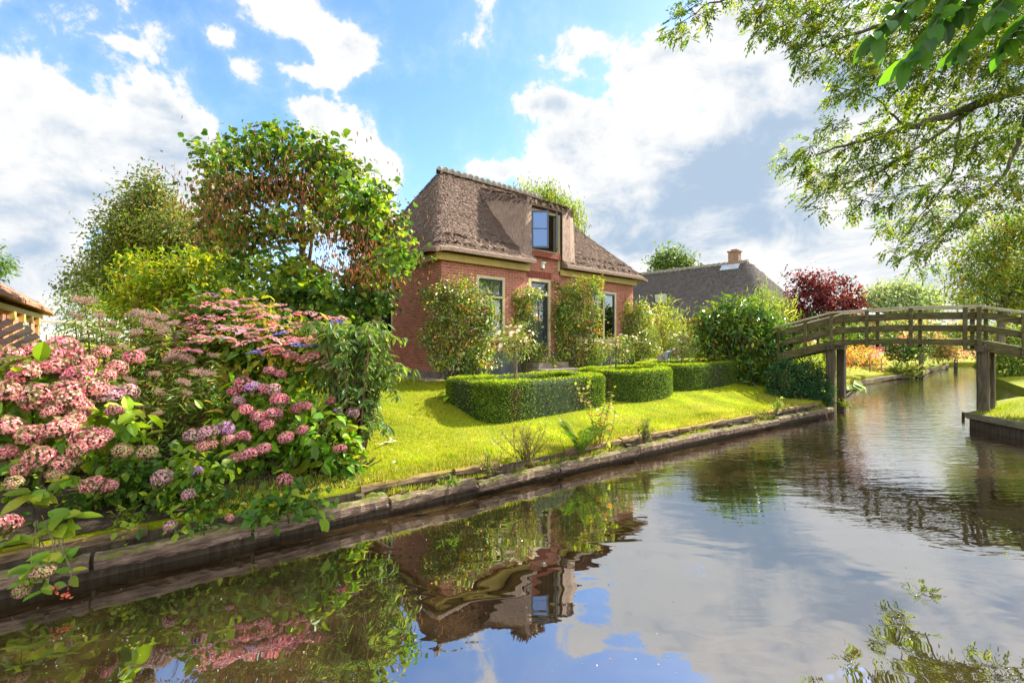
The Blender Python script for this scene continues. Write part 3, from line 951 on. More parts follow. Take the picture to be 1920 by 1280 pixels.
    l = MB(); l.box((3.72, -.05, 3.45), (.09, .09, .16)); l.box((3.72, -.06, 3.545), (.13, .13, .03)); l.build('wall_lamp', M['white'], house)
    # window in the shaded gable-end wall
    z0, z1 = lw[2], lw[3]; y0, y1 = lw[0], lw[1]
    b = MB()
    b.box((.04, (y0+y1)/2, z1-.045), (.10, y1-y0, .09)); b.box((.04, (y0+y1)/2, z0+.045), (.10, y1-y0, .09))
    for yy in (y0+.045, y1-.045): b.box((.04, yy, (z0+z1)/2), (.10, .09, z1-z0-.18))
    w = b.build('window', M['cream'], house)
    b = MB()
    for zz in (z0+.12, z1-.12, 2.35): b.box((.06, (y0+y1)/2, zz), (.05, y1-y0-.18, .07))
    for yy in (y0+.12, y1-.12, (y0+y1)/2): b.box((.06, yy, (z0+z1)/2), (.046, .05, z1-z0-.18))
    b.box((.06, (y0+y1)/2, 1.82), (.045, y1-y0-.18, .03))
    b.build('sash', M['dark_blue'], w)
    p = MB(); p.box((.075, (y0+y1)/2, (z0+z1)/2), (.006, y1-y0-.2, z1-z0-.2)); p.build('pane', M['glass'], w)
    p = MB(); p.box((.3, (y0+y1)/2 - .28, (z0+z1)/2), (.03, .22, z1-z0)); p.box((.3, (y0+y1)/2 + .28, (z0+z1)/2), (.03, .18, z1-z0)); p.build('curtain', M['curtain'], w)
    s = MB(); s.box((-.02, (y0+y1)/2, z0-.06), (.13, y1-y0+.1, .12)); s.build('sill', M['brick_sill'], w)
house_windows()

# gravel strip along the shaded wall
def gravel():
    b = MB(); n = 5200
    w = RNG.uniform(-.1, 4.7, n); s = RNG.uniform(.06, .4, n) + RNG.normal(0, .04, n)
    u = np.array([.764, .645]); q = np.array([-.645, .764])
    p2 = np.array([CX, CY]) + q * w[:, None] - u * s[:, None]
    z = lawn_z(bank_v(p2[:, 0], p2[:, 1])) + .01
    c = np.c_[p2, z]; sz = RNG.uniform(.012, .032, (n, 1, 1))
    base = np.array([[1,0,0],[-.5,.87,0],[-.5,-.87,0],[0,0,.8]])
    V = c[:, None] + base[None] * sz * (1 + RNG.normal(0, .25, (n, 4, 3)))
    f = np.arange(n)[:, None, None] * 4 + np.array([[0,1,3],[1,2,3],[2,0,3]])
    cc = pick([((.42, .34, .26), 3), ((.30, .25, .20), 3), ((.55, .48, .40), 1)], n, .2)
    b.add(V.reshape(-1, 3), [f.reshape(-1, 3)], np.repeat(cc, 4, 0))
    o = b.build('gravel', M['petal']); tag(o, 'strip of pale gravel along the foot of the shaded brick wall', 'gravel', kind='stuff')
gravel()

# ------------------------------------------------------------------ farmhouse beyond
def farmhouse():
    ang = math.atan2(-.73, .68)
    # right near corner of the plan under the hip
    Rr = P(1405, 488, 28.0); u = np.array([.68, -.73]); q = np.array([.73, .68])
    L, Dp, r1 = 13.0, 8.0, 10.6
    org = Rr[:2] - u * r1 - q * (Dp / 2)
    h = empty('thatched_farmhouse', (org[0], org[1], .87), 'long grey thatched farmhouse with one brick chimney, beyond the rhododendron', 'house', rz=ang)
    b = MB()
    wall(b, (0, 0), (1, 0), L, 0, 2.3, [], (0, 1)); wall(b, (L, 0), (0, 1), Dp, 0, 3.0, [(2.6, 3.5, 1.0, 2.6), (4.6, 5.5, 1.0, 2.6)], (-1, 0))
    wall(b, (L, Dp), (-1, 0), L, 0, 2.3, [], (0, -1)); wall(b, (0, Dp), (0, -1), Dp, 0, 2.3, [], (1, 0))
    b.build('wall', M['brick_pale'], h)
    rf = thatch_roof(L, Dp, 2.25, Rr[2] - .87, 2.4, r1, .5, .35, None, .16, 26000, .02).build('roof', M['thatch_grey'], h, smooth=True)
    ridge_cap(2.3, r1 + .05, Dp/2, Rr[2] - .98, .17, .34).build('ridge_cap', M['ridge'], rf, smooth=True)
    c = MB(); c.box((9.7, Dp/2, 6.15), (.62, .45, 1.0)); c.box((9.7, Dp/2, 6.67), (.72, .55, .09)); c.box((9.7, Dp/2, 6.76), (.36, .26, .10)); c.build('chimney', M['chimney'], rf)
    c = MB(); c.box((9.6, Dp/2 - .50, 5.66), (1.1, .5, .05), rx=R(44)); c.build('flashing', M['lead'], rf)
    for x in (3.7, 6.4):
        z = 3.6; y = (z - 2.4) / (Rr[2] - .87 - 2.4) * (Dp/2 + .5) - .5
        s = MB(); s.box((x, y - .1, z + .18), (.95, .06, .65), rx=R(14)); s.box((x, y - .05, z - .1), (1.1, .7, .10), rx=R(40)); s = s.build('skylight', M['dark_blue'], rf)
        g_ = MB(); g_.box((x, y - .14, z + .18), (.8, .03, .52), rx=R(14)); g_.build('pane', M['lead'], rf)
    for (a, c_) in ((2.6, 3.5), (4.6, 5.5)):
        w = MB(); w.box((L - .02, (a+c_)/2, 2.55), (.08, c_-a, .09)); w.box((L-.02, (a+c_)/2, 1.05), (.08, c_-a, .09))
        for yy in (a+.05, c_-.05, (a+c_)/2): w.box((L-.02, yy, 1.8), (.08, .08, 1.4))
        w = w.build('window', M['white'], h)
        p = MB(); p.box((L-.05, (a+c_)/2, 1.8), (.01, c_-a-.1, 1.45)); p.build('pane', M['dark_blue'], w)
M['chimney'] = paint_mat('chimney', (.27, .17, .12), .9, .2, 6, .3)
M['lead'] = paint_mat('lead', (.42, .46, .52), .4, .15, 3)
farmhouse()

# ------------------------------------------------------------------ house at the far left
def left_house():
    c0 = P(73, 640, 11.3)[:2]
    q = np.array([-.645, .764]); u = np.array([.764, .645])
    L = 9.0
    # local x runs from the near end to the far corner (along q); local y goes into the house (-u)
    org = c0 - q * L * KS
    h = empty('brick_cottage', (org[0], org[1], .87), 'sunlit red brick cottage with cream posts and tan thatch, left edge', 'house', rz=math.atan2(q[1], q[0]))
    h.location.z = GZ - .05; h.scale = (KS, KS, KS)
    D_ = 6.0
    b = MB(); wz = 1.9
    wall(b, (L, 0), (-1, 0), L, 0, wz, [], (0, 1)) if False else None
    b = MB()
    b2 = [((0, 0), (1, 0), L), ((L, 0), (0, 1), D_), ((L, D_), (-1, 0), L), ((0, D_), (0, -1), D_)]
    for a, d, LL in b2: wall(b, a, d, LL, 0, wz, [], (0, 0))
    b.build('wall', M['brick_pale'], h)
    t = MB()
    for x in (L - .75, L - 2.1, L - 3.3, L - 4.6): t.box((x, -.03, .95), (.10, .08, 1.7)); t.box((x, -.05, 1.68), (.28, .10, .2))
    t.box((L/2, -.04, 1.84), (L, .09, .12))
    t.build('trim', M['ochre'], h)
    w = MB(); frame_rect(w, L - 3.1, L - 2.3, .8, 1.6, .08, .06, -.05); w = w.build('window', M['white'], h)
    p = MB(); p.box((L - 2.7, -.01, 1.2), (.66, .02, .66)); p.build('pane', M['dark_blue'], w)
    thatch_roof(L, D_, 2.05, 4.6, 2.6, L - 2.6, .3, .25, None, .12, 9000, .015).build('roof', M['thatch_tan'], h, smooth=True)
left_house()

# plank gate and fence in front of the cottage
def left_fences():
    o = P(20, 650, 6.8)
    g_ = empty('plank_screen', (o[0], o[1], ground(o[0], o[1])), 'weathered grey screen of slanting planks with a rounded edge, left edge', 'fence', rz=R(28))
    z0 = o[2] - ground(o[0], o[1])
    b = MB()
    for i in range(9):
        a = R(34)
        d = np.array([math.cos(a), 0, math.sin(a)]); n = np.array([-math.sin(a), 0, math.cos(a)])
        s = (i - 4) * .115
        e = .72 * math.sqrt(max(.05, 1 - (s / .62) ** 2)) + .06
        c0 = np.array([-.35, 0, z0 - .26]) + n * s
        b.beam(c0 - d * .75, c0 + d * e, .025, .088, up=n, jit=.002, seg=2)
    b.build('plank', M['grey_wood'], g_)
    p = MB()
    for x in (-.9, -.15): p.beam((x, .05, -.2), (x, .05, z0), .06, .05)
    p.build('post', M['grey_wood'], g_)
    a = P(70, 640, 12.2); c = P(215, 640, 13.4)
    f = empty('picket_fence', (a[0], a[1], GZ), 'grey wooden fence with a pale top rail beside the cottage', 'fence')
    d = c[:2] - a[:2]; L = np.linalg.norm(d); d /= L
    b = MB()
    n = int(L / .17)
    for i in range(n):
        if i % 9 == 0: continue
        b.beam((*(d * i * .17), -.02), (*(d * i * .17), 1.02 + RNG.normal(0, .015)), .13, .025, up=(d[0], d[1], 0))
    b.build('paling', M['grey_wood'], f)
    for i in range(0, n + 1, 9):
        p = MB(); p.beam((*(d * i * .17), -.02), (*(d * i * .17), 1.38), .09, .09, up=(d[0], d[1], 0)); p.build('post', M['grey_wood'], f)
    for z_, w_, h_ in ((1.38, .11, .06), (.55, .03, .08)):
        r = MB(); r.beam((0, 0, z_), (*(d * L), z_ - .02), w_, h_); r.build('rail', M['rail'], f)
left_fences()

# ------------------------------------------------------------------ timber bank
def revetment():
    root = empty('canal_revetment', (BA[0], BA[1], 0), 'weathered timber canal edging of long beams below the lawn', 'revetment', rz=math.atan2(BD[1], BD[0]))
    def pt(k, v, z): return np.array([k, v, z])
    joints = [-9, -4.9, -2.25, -1.15, .15, 1.25, 2.6, 4.3, 6.8, 9.0, 11.9]
    for a, c in zip(joints[:-1], joints[1:]):
        b = MB(); j = RNG.normal(0, .012, 4)
        b.beam(pt(a + .015, .03 + j[0], .142 + j[1]), pt(c - .015, .03 + j[2], .142 + j[3]), .14, .125, seg=max(5, int((c - a) / .05)), jit=.005, bev=.22)
        b.build('beam', M['timber'], root, smooth=False)
    j2 = [-8, -5.2, -3.3, -1.9, -.1, 1.05, 1.75, 2.9, 4.15, 5.7, 7.3, 8.9, 11.6]
    for i, (a, c) in enumerate(zip(j2[:-1], j2[1:])):
        if i in (3, 6): continue
        b = MB(); j = RNG.normal(0, .012, 4)
        b.beam(pt(a + .02, .27 + j[0], .27 + j[1]), pt(c - .02, .27 + j[2], .27 + j[3]), .10, .075, seg=max(4, int((c - a) / .12)), jit=.005, bev=.2)
        b.build('back_plank', M['timber_top'], root)
    sh = MB(); sh.beam(pt(-9, .17, 0), pt(11.9, .17, 0), .15, .2, seg=60, jit=.004); sh.beam(pt(-9, .25, .08), pt(11.9, .25, .08), .02, .34, seg=60, jit=.004); sh.build('sheeting', M['pile'], root)
    for k in np.arange(-7.6, 11.8, .62):
        b = MB(); q = pt(k + RNG.normal(0, .05), .17, 0)
        b.tube([q + (0, 0, -.4), q + (0, 0, .03), q + (0, 0, .17 + RNG.uniform(0, .07))], [.055, .055, .05], 8); b.build('pile', M['pile'], root)
    bo = MB()
    for k in np.arange(-7.45, 11.8, 1.24):
        for dk in (0, .12):
            q = pt(k + dk, -.045, .14)
            bo.tube([q, q - np.array([0, .03, 0])], [.017, .014], 7)
    bo.build('bolt', M['concrete'], root)
    # beams of the far bank beyond the bridge
    root = empty('far_revetment', (*BL[93], 0), 'timber canal edging on the left bank beyond the bridge', 'revetment')
    o = np.array([*BL[93], 0])
    seg = [p for p in BL if p[0] > 8.7 and p[0] < 34]
    for a, c in zip(seg[:-1], seg[1:]):
        b = MB(); A_ = np.array([*a, .13]) - o; C_ = np.array([*c, .13]) - o
        b.beam(A_, C_, .16, .18, seg=4, jit=.008); b.build('beam', M['timber'], root)
    # quay under the right bridge post
    root = empty('quay', (10.16, 10.05, 0), 'grey quay beam over dark upright piling below the right bridge post', 'quay')
    o = np.array([10.16, 10.05, 0])
    pts = [(11.55, 10.9), (10.12, 10.03), (9.94, 8.9), (9.56, 5.0)]
    for a, c in zip(pts[:-1], pts[1:]):
        b = MB(); b.beam(np.array([*a, .27]) - o, np.array([*c, .27]) - o, .2, .13, seg=6, jit=.004); b.build('beam', M['quaywood'], root)
        d = np.array(c) - np.array(a); L = np.linalg.norm(d); n = int(L / .3)
        pb = MB()
        for i in range(n):
            q = np.array([*(np.array(a) + d * (i + .5) / n), 0]) - o + (.05, 0, 0)
            pb.beam(q + (0, 0, -.3), q + (0, 0, .21), .325, .06, up=(d[1], -d[0], 0), jit=.004)
        nrm = np.array([d[1], -d[0]]) / L * .012
        pb.beam(np.array([*(np.array(a) + nrm), .02]) - o, np.array([*(np.array(c) + nrm), .02]) - o, .03, .42)
        pb.build('piling', M['pile'], root)
M['quaywood'] = wood_mat('quaywood', (.16, .14, .085), (.33, .29, .19), (.15, .16, .04), .3, 2.0, (9, 2, 9))
revetment()

# ------------------------------------------------------------------ footbridge
def bridge():
    Lp = np.array([8.61, 12.28]); Rp = np.array([10.36, 10.0])
    d = Rp - Lp; span = np.linalg.norm(d); d /= span
    ang = math.atan2(d[1], d[0])
    root = empty('footbridge', (Lp[0], Lp[1], 0), 'arched wooden footbridge with pale handrails over the canal', 'bridge', rz=ang)
    # local x along the bridge, local y away from the camera
    Wd = .80
    zd = lambda x: 1.92 - .27 * max(0, -x) - .27 * max(0, x - span) + .05 * math.sin(max(0, min(1, x / span)) * math.pi)
    xs = [-1.5, 0, span/2, span, span + 2.2]
    deck = MB()
    x = -1.5
    while x < span + 2.2:
        deck.box((x + .06, Wd/2, (zd(x) + zd(x + .12)) / 2 - .02), (.112, Wd + .1, .035), ry=-math.atan2(zd(x+.12) - zd(x), .12), jit=.002)
        x += .12
    deck.build('deck', M['bridge'], root)
    for y in (-.02, Wd + .02):
        for a, c in zip(xs[:-1], xs[1:]):
            b = MB(); hh_ = .09 if (a >= 0 and c <= span) else .19; b.beam((a, y, zd(a) - .035 - hh_/2), (c, y, zd(c) - .035 - hh_/2), .09, hh_, seg=4, jit=.002); b.build('stringer', M['bridge'], root)
        for a, c in zip(xs[:-1], xs[1:]):
            top = MB(); top.beam((a - .03, y, zd(a) + .755), (c + .03, y, zd(c) + .755), .14, .045, seg=4, jit=.0015); top.build('handrail', M['rail'], root)
            for hh, th in ((.56, .14), (.27, .14)):
                b = MB(); b.beam((a, y + (.03 if y < .3 else -.03), zd(a) + hh), (c, y + (.03 if y < .3 else -.03), zd(c) + hh), .03, th, seg=4, jit=.002); b.build('rail_board', M['bridge'], root)
        for x in (-1.3, -.6, .03, .80, 1.66, span - .28, span - .06, span + .60, span + 1.4, span + 2.1):
            yo = y - .045 if y < .3 else y + .045
            b = MB(); b.beam((x, yo, zd(x) - .2), (x, yo, zd(x) + .73), .075, .075, up=(0, 1, 0), seg=3, jit=.002); b.build('post', M['bridge'], root)
    for x, zb in ((0, -.5), (span, .1)):
        for y in (.0, Wd):
            b = MB(); b.beam((x, y - .02, zb), (x, y - .02, 1.68), .19, .19, up=(0, 1, 0), seg=7, jit=.004); b.build('pier', M['bridge_post'], root)
        b = MB(); b.beam((x - .02, -.22, 1.75), (x - .02, Wd + .22, 1.75), .16, .15, seg=2, jit=.003); b.build('crossbeam', M['bridge_post'], root)
bridge()

# ------------------------------------------------------------------ trees and shrubs
def plant(name, loc, label, cat, group=None):
    return empty(name, loc, label, cat, group)
def clumps_px(lst, Y, flat=.75, jitY=.0):
    out = []
    for e in lst:
        px, py, rx, ry = e[:4]; dy = e[4] if len(e) > 4 else RNG.normal(0, jitY)
        yy = Y + dy
        out.append((P(px, py, yy), (rx/FP*yy, max(rx, ry)/FP*yy*flat, ry/FP*yy)))
    return out
def tree(name, base, clumps, pal, label, cat='tree', dens=5, per=14, spread=.22, L=.12, Wd=.08, trunk_r=.14, m='leaf', droop=.4, group=None, bark='bark', inner=.4, fork=.35, big=False, limbs=True, fold=.18, lump=.22, extra=None):
    base = np.asarray(base, float)
    root = plant(name, base, label, cat, group)
    b = MB(); twig_foliage(b, clumps, pal, dens, per, spread, L, Wd, droop, big, inner, fold=fold, lump=lump)
    if extra: extra(b)
    b.build('crown', M[m], root, off=base)
    t = MB()
    cs = np.array([c for c, r in clumps]); topz = cs[:, 2].max(); cen = cs.mean(0)
    fk = base + np.array([(cen[0] - base[0]) * fork, (cen[1] - base[1]) * fork, (cen[2] - base[2]) * (fork + .25)])
    tp = limb(t, base - (0, 0, .15), fk, trunk_r, trunk_r * .75, .06, 6, 9)
    if limbs:
        order = RNG.permutation(len(clumps)); mids = []
        # the leader carries on upwards, side limbs leave it at different heights
        lead = np.array([*(fk[:2] + (cen[:2] - fk[:2]) * .6), fk[2] + (topz - fk[2]) * .8])
        lp = limb(t, fk, lead, trunk_r * .7, trunk_r * .2, .12, 7, 7)
        for q, ci in enumerate(order):
            c, r = clumps[ci]
            if q < 7:
                a0 = lp[min(q // 2 + (0 if c[2] < lead[2] else 2), 5)] if q else fk
                mid = a0 + (c - a0) * .6 + np.array([0, 0, .06 * np.linalg.norm(c - a0)])
                limb(t, a0, mid, trunk_r * .40, trunk_r * .22, .14, 5, 6)
                mids.append(mid)
            else:
                mid = min(mids + list(lp[2:]), key=lambda m: np.linalg.norm(m - c))
            limb(t, mid, c, trunk_r * .2, .010, .15, 5, 5)
            for _ in range(3):
                limb(t, mid + (c - mid) * RNG.uniform(0, .7), c + rand_dirs(1)[0] * np.asarray(r) * .8, trunk_r * .10, .006, .2, 4, 4)
    t.build('trunk', M[bark], root, smooth=True, off=base)
    return root

G_DARK = [((.030, .075, .012), 4), ((.055, .11, .014), 4), ((.09, .15, .02), 2)]
G_MID = [((.05, .11, .012), 4), ((.09, .16, .015), 4), ((.14, .20, .02), 2)]
G_YEL = [((.14, .20, .012), 4), ((.22, .26, .012), 4), ((.09, .15, .012), 2)]
G_OLIVE = [((.10, .12, .025), 4), ((.15, .15, .03), 3), ((.07, .10, .02), 3)]
G_AUT = [((.09, .14, .015), 4), ((.17, .20, .015), 4), ((.27, .20, .02), 2), ((.30, .13, .02), 1)]

# spreading tree with brown pods beside the house
def judas_tree():
    cl = clumps_px([(415, 300, 48, 32), (470, 275, 45, 30), (530, 262, 48, 30), (590, 285, 50, 34), (640, 325, 45, 34), (690, 370, 48, 36), (725, 415, 42, 38), (745, 470, 32, 30),
                    (395, 370, 40, 28), (450, 350, 55, 32), (520, 345, 55, 36), (590, 360, 60, 38), (650, 400, 55, 38),
                    (420, 430, 48, 30), (480, 430, 50, 32), (545, 425, 50, 28), (690, 450, 50, 36), (720, 505, 38, 26),
                    (455, 500, 50, 26), (525, 500, 45, 22), (600, 560, 60, 26), (660, 545, 52, 30), (710, 560, 34, 24), (500, 560, 60, 24), (440, 550, 40, 22), (640, 590, 50, 18), (560, 585, 50, 20), (555, 515, 50, 24), (600, 530, 40, 20)], 9.1, .9, .6)
    pal = [((.06, .125, .018), 4), ((.11, .18, .018), 4), ((.19, .24, .015), 3), ((.035, .085, .016), 2)]
    def pods(b):
        spots = clumps_px([(440, 345, 45, 25), (560, 320, 55, 40), (610, 345, 50, 40), (540, 385, 60, 25), (400, 405, 35, 25), (650, 420, 40, 30), (700, 430, 45, 40), (720, 480, 40, 25), (475, 460, 45, 25), (430, 440, 35, 25), (690, 520, 35, 20), (600, 320, 40, 30), (560, 360, 60, 30), (640, 500, 40, 20), (480, 350, 50, 20), (620, 450, 60, 20), (560, 440, 60, 20), (680, 460, 40, 30), (420, 380, 40, 30)], 8.7, .9, .35)
        for c, r in spots:
            n = 230
            p = c + RNG.normal(0, 1.1, (n, 3)) * r * (1, 1, .55)
            d = np.array([0, 0, -1]) + RNG.normal(0, .22, (n, 3))
            leaves(b, p, d, rand_dirs(n), RNG.uniform(.07, .12, n), .025, pick([((.20, .07, .03), 3), ((.28, .115, .045), 2), ((.12, .045, .022), 2)], n), .1)
    base = P(572, 640, 9.3); base[2] = ground(base[0], base[1])
    tree('judas_tree', base, cl, pal, 'spreading tree with round leaves and hanging brown pods left of the house', 'tree', dens=17, per=10, spread=.13, L=.095, Wd=.10, trunk_r=.11, m='leaf', fork=.46, big=True, extra=pods, inner=.2)
judas_tree()

def conifer_like():
    cl = clumps_px([(285, 345, 20, 22), (275, 375, 38, 26), (300, 400, 55, 30), (240, 410, 40, 26), (260, 440, 70, 28), (330, 440, 55, 34), (215, 475, 45, 22), (280, 480, 80, 30), (360, 480, 50, 36), (190, 510, 45, 20), (250, 520, 80, 26), (340, 520, 70, 34), (170, 545, 40, 14), (230, 555, 70, 22), (390, 470, 35, 60), (320, 560, 80, 30)], 27, .8, 1.0)
    base = P(290, 640, 27); base[2] = .87
    tree('hornbeam', base, cl, [((.10, .125, .025), 4), ((.155, .155, .032), 4), ((.055, .09, .018), 3), ((.22, .19, .045), 1)], 'broad cone shaped olive green tree behind the lime shrub', 'tree', dens=5.5, per=26, spread=.42, L=.19, Wd=.10, trunk_r=.3, inner=.3)
conifer_like()

def shrub(name, lst, Y, pal, label, cat='shrub', dens=30, per=10, spread=.07, L=.07, Wd=.04, m='leaf', group=None, inner=.55, droop=.3, zmin=None, gz=None, stems=6, big=False, flat=.75, jitY=.15, up=.8, fold=.18, lump=.22, stemmat='stem'):
    cl = clumps_px(lst, Y, flat, jitY)
    cen = np.mean([c for c, r in cl], 0)
    z0 = ground(cen[0], cen[1]) if gz is None else gz
    base = np.array([cen[0], cen[1], z0])
    root = plant(name, base, label, cat, group)
    b = MB(); twig_foliage(b, cl, pal, dens, per, spread, L, Wd, droop, big, inner, zmin=z0 + .02 if zmin is None else zmin, up=up, fold=fold, lump=lump)
    b.build('foliage', M[m], root, off=base)
    s = MB()
    for c, r in cl:
        for _ in range(stems):
            e = c + rand_dirs(1)[0] * np.asarray(r) * .75
            e[2] = max(e[2], z0 + .1)
            a = base + (e - base) * np.array([.25, .25, 0]) + RNG.normal(0, .06, 3) * (1, 1, 0)
            limb(s, a, e, .014, .005, .12, 5, 5)
    if s.nv: s.build('stem', M[stemmat], root, off=base)
    return root

shrub('lime_shrub', [(250, 530, 40, 45), (300, 520, 60, 40), (360, 510, 60, 36), (400, 520, 50, 40), (270, 580, 60, 40), (340, 560, 60, 40), (430, 560, 60, 45), (390, 590, 80, 40)], 11, [((.20, .26, .012), 4), ((.10, .17, .012), 4), ((.28, .28, .02), 2)], 'bright lime green shrub below the olive tree', dens=14, per=16, spread=.14, L=.13, Wd=.055, m='leaf_thin')
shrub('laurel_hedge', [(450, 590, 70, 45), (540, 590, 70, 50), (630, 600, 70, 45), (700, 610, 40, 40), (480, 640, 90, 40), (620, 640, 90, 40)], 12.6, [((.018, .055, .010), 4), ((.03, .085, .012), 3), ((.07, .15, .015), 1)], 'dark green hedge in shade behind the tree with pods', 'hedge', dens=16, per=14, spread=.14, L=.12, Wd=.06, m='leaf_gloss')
tree('willow_shoot_tree', (*P(150, 640, 21)[:2], .87), clumps_px([(130, 575, 26, 30), (165, 560, 30, 36), (195, 585, 28, 30), (120, 610, 30, 24), (180, 615, 40, 24)], 21, .8, .4), [((.12, .17, .05), 4), ((.2, .23, .06), 3)], 'thin pale green young tree beside the cottage fence', dens=4, per=14, spread=.25, L=.16, Wd=.05, trunk_r=.06, m='leaf_thin')
tree('palm_like_tree', (*P(-60, 640, 26)[:2], .87), clumps_px([(-30, 495, 36, 20), (-50, 470, 40, 24)], 26, .8, .2), G_MID, 'dark tree at the left edge above the cottage roof', dens=3, per=20, spread=.3, L=.3, Wd=.08, trunk_r=.15)

# weeping tree over the roof
def willow():
    base = P(1050, 640, 30); base[2] = .87
    root = plant('weeping_willow', base, 'weeping willow showing behind the thatched roof and dormer', 'tree')
    b = MB()
    cl = clumps_px([(1000, 372, 50, 26), (1040, 395, 45, 36), (1060, 420, 35, 34), (1020, 430, 60, 60)], 30, .8, .5)
    twig_foliage(b, cl, [((.13, .19, .03), 4), ((.20, .24, .04), 3), ((.08, .13, .02), 2)], 2.6, 22, .35, .3, .06, droop=1.6)
    n = 60
    for i in range(n):
        q = P(RNG.uniform(980, 1092), RNG.uniform(368, 400), 30 + RNG.normal(0, .8))
        m_ = 36
        t = RNG.random(m_); p = q + np.c_[RNG.normal(0, .05, m_) + .3 * t, RNG.normal(0, .05, m_), -t * RNG.uniform(1.2, 2.6)]
        leaves(b, p, np.array([.2, 0, -1]) + rand_dirs(m_) * .4, rand_dirs(m_), .22, .04, pick([((.14, .20, .04), 3), ((.22, .25, .05), 2)], m_))
    b.build('crown', M['leaf_thin'], root, off=base)
    t = MB(); limb(t, base, P(1045, 470, 30), .35, .2, .05); [limb(t, P(1045, 470, 30), c, .15, .02) for c, r in cl]; t.build('trunk', M['bark'], root, off=base)
willow()

def gtop(px, Y, z=.87): return np.array([(px - 960) / FP * Y, Y, z])
tree('oak', gtop(1262, 44), clumps_px([(1245, 492, 20, 12), (1265, 484, 22, 12), (1285, 495, 18, 10), (1262, 500, 35, 14)], 44, .8), [((.08, .13, .04), 1), ((.12, .16, .05), 1)], 'round green treetop above the left end of the farmhouse roof', dens=3, per=18, spread=.45, L=.32, Wd=.2, trunk_r=.2)
tree('copper_maple', gtop(1545, 24), clumps_px([(1500, 522, 26, 12), (1535, 535, 34, 22), (1575, 545, 34, 20), (1520, 560, 46, 22), (1570, 570, 46, 22), (1495, 545, 14, 10), (1600, 560, 18, 14), (1530, 590, 60, 20)], 24, .8, .3), [((.085, .014, .022), 4), ((.13, .02, .032), 3), ((.05, .012, .016), 3), ((.18, .035, .045), 1)], 'dark red leaved tree between farmhouse and bridge', dens=4, per=18, spread=.24, L=.17, Wd=.10, trunk_r=.13, m='leaf_thin', bark='bark_dark')
tree('ash_tree', gtop(1690, 55), clumps_px([(1650, 560, 36, 16), (1685, 548, 32, 16), (1720, 558, 36, 16), (1680, 572, 60, 16), (1740, 575, 24, 12)], 55, .8), [((.19, .24, .13), 1), ((.25, .29, .16), 1)], 'pale grey green treetops far beyond the middle of the bridge', dens=3, per=16, spread=.6, L=.4, Wd=.2, trunk_r=.25)  # distance haze painted into the paler leaf colours
tree('willow', gtop(1880, 24), clumps_px([(1830, 470, 46, 26), (1880, 440, 50, 30), (1925, 430, 50, 40), (1850, 510, 60, 28), (1910, 500, 60, 40), (1820, 545, 46, 24), (1880, 560, 60, 30), (1940, 560, 60, 40), (1985, 480, 60, 80)], 24, .8, .5), [((.12, .18, .03), 4), ((.22, .26, .04), 3), ((.3, .24, .03), 1), ((.08, .13, .03), 2)], 'soft yellow green tree behind the right end of the bridge', dens=4.5, per=20, spread=.28, L=.2, Wd=.07, trunk_r=.2, m='leaf_thin')

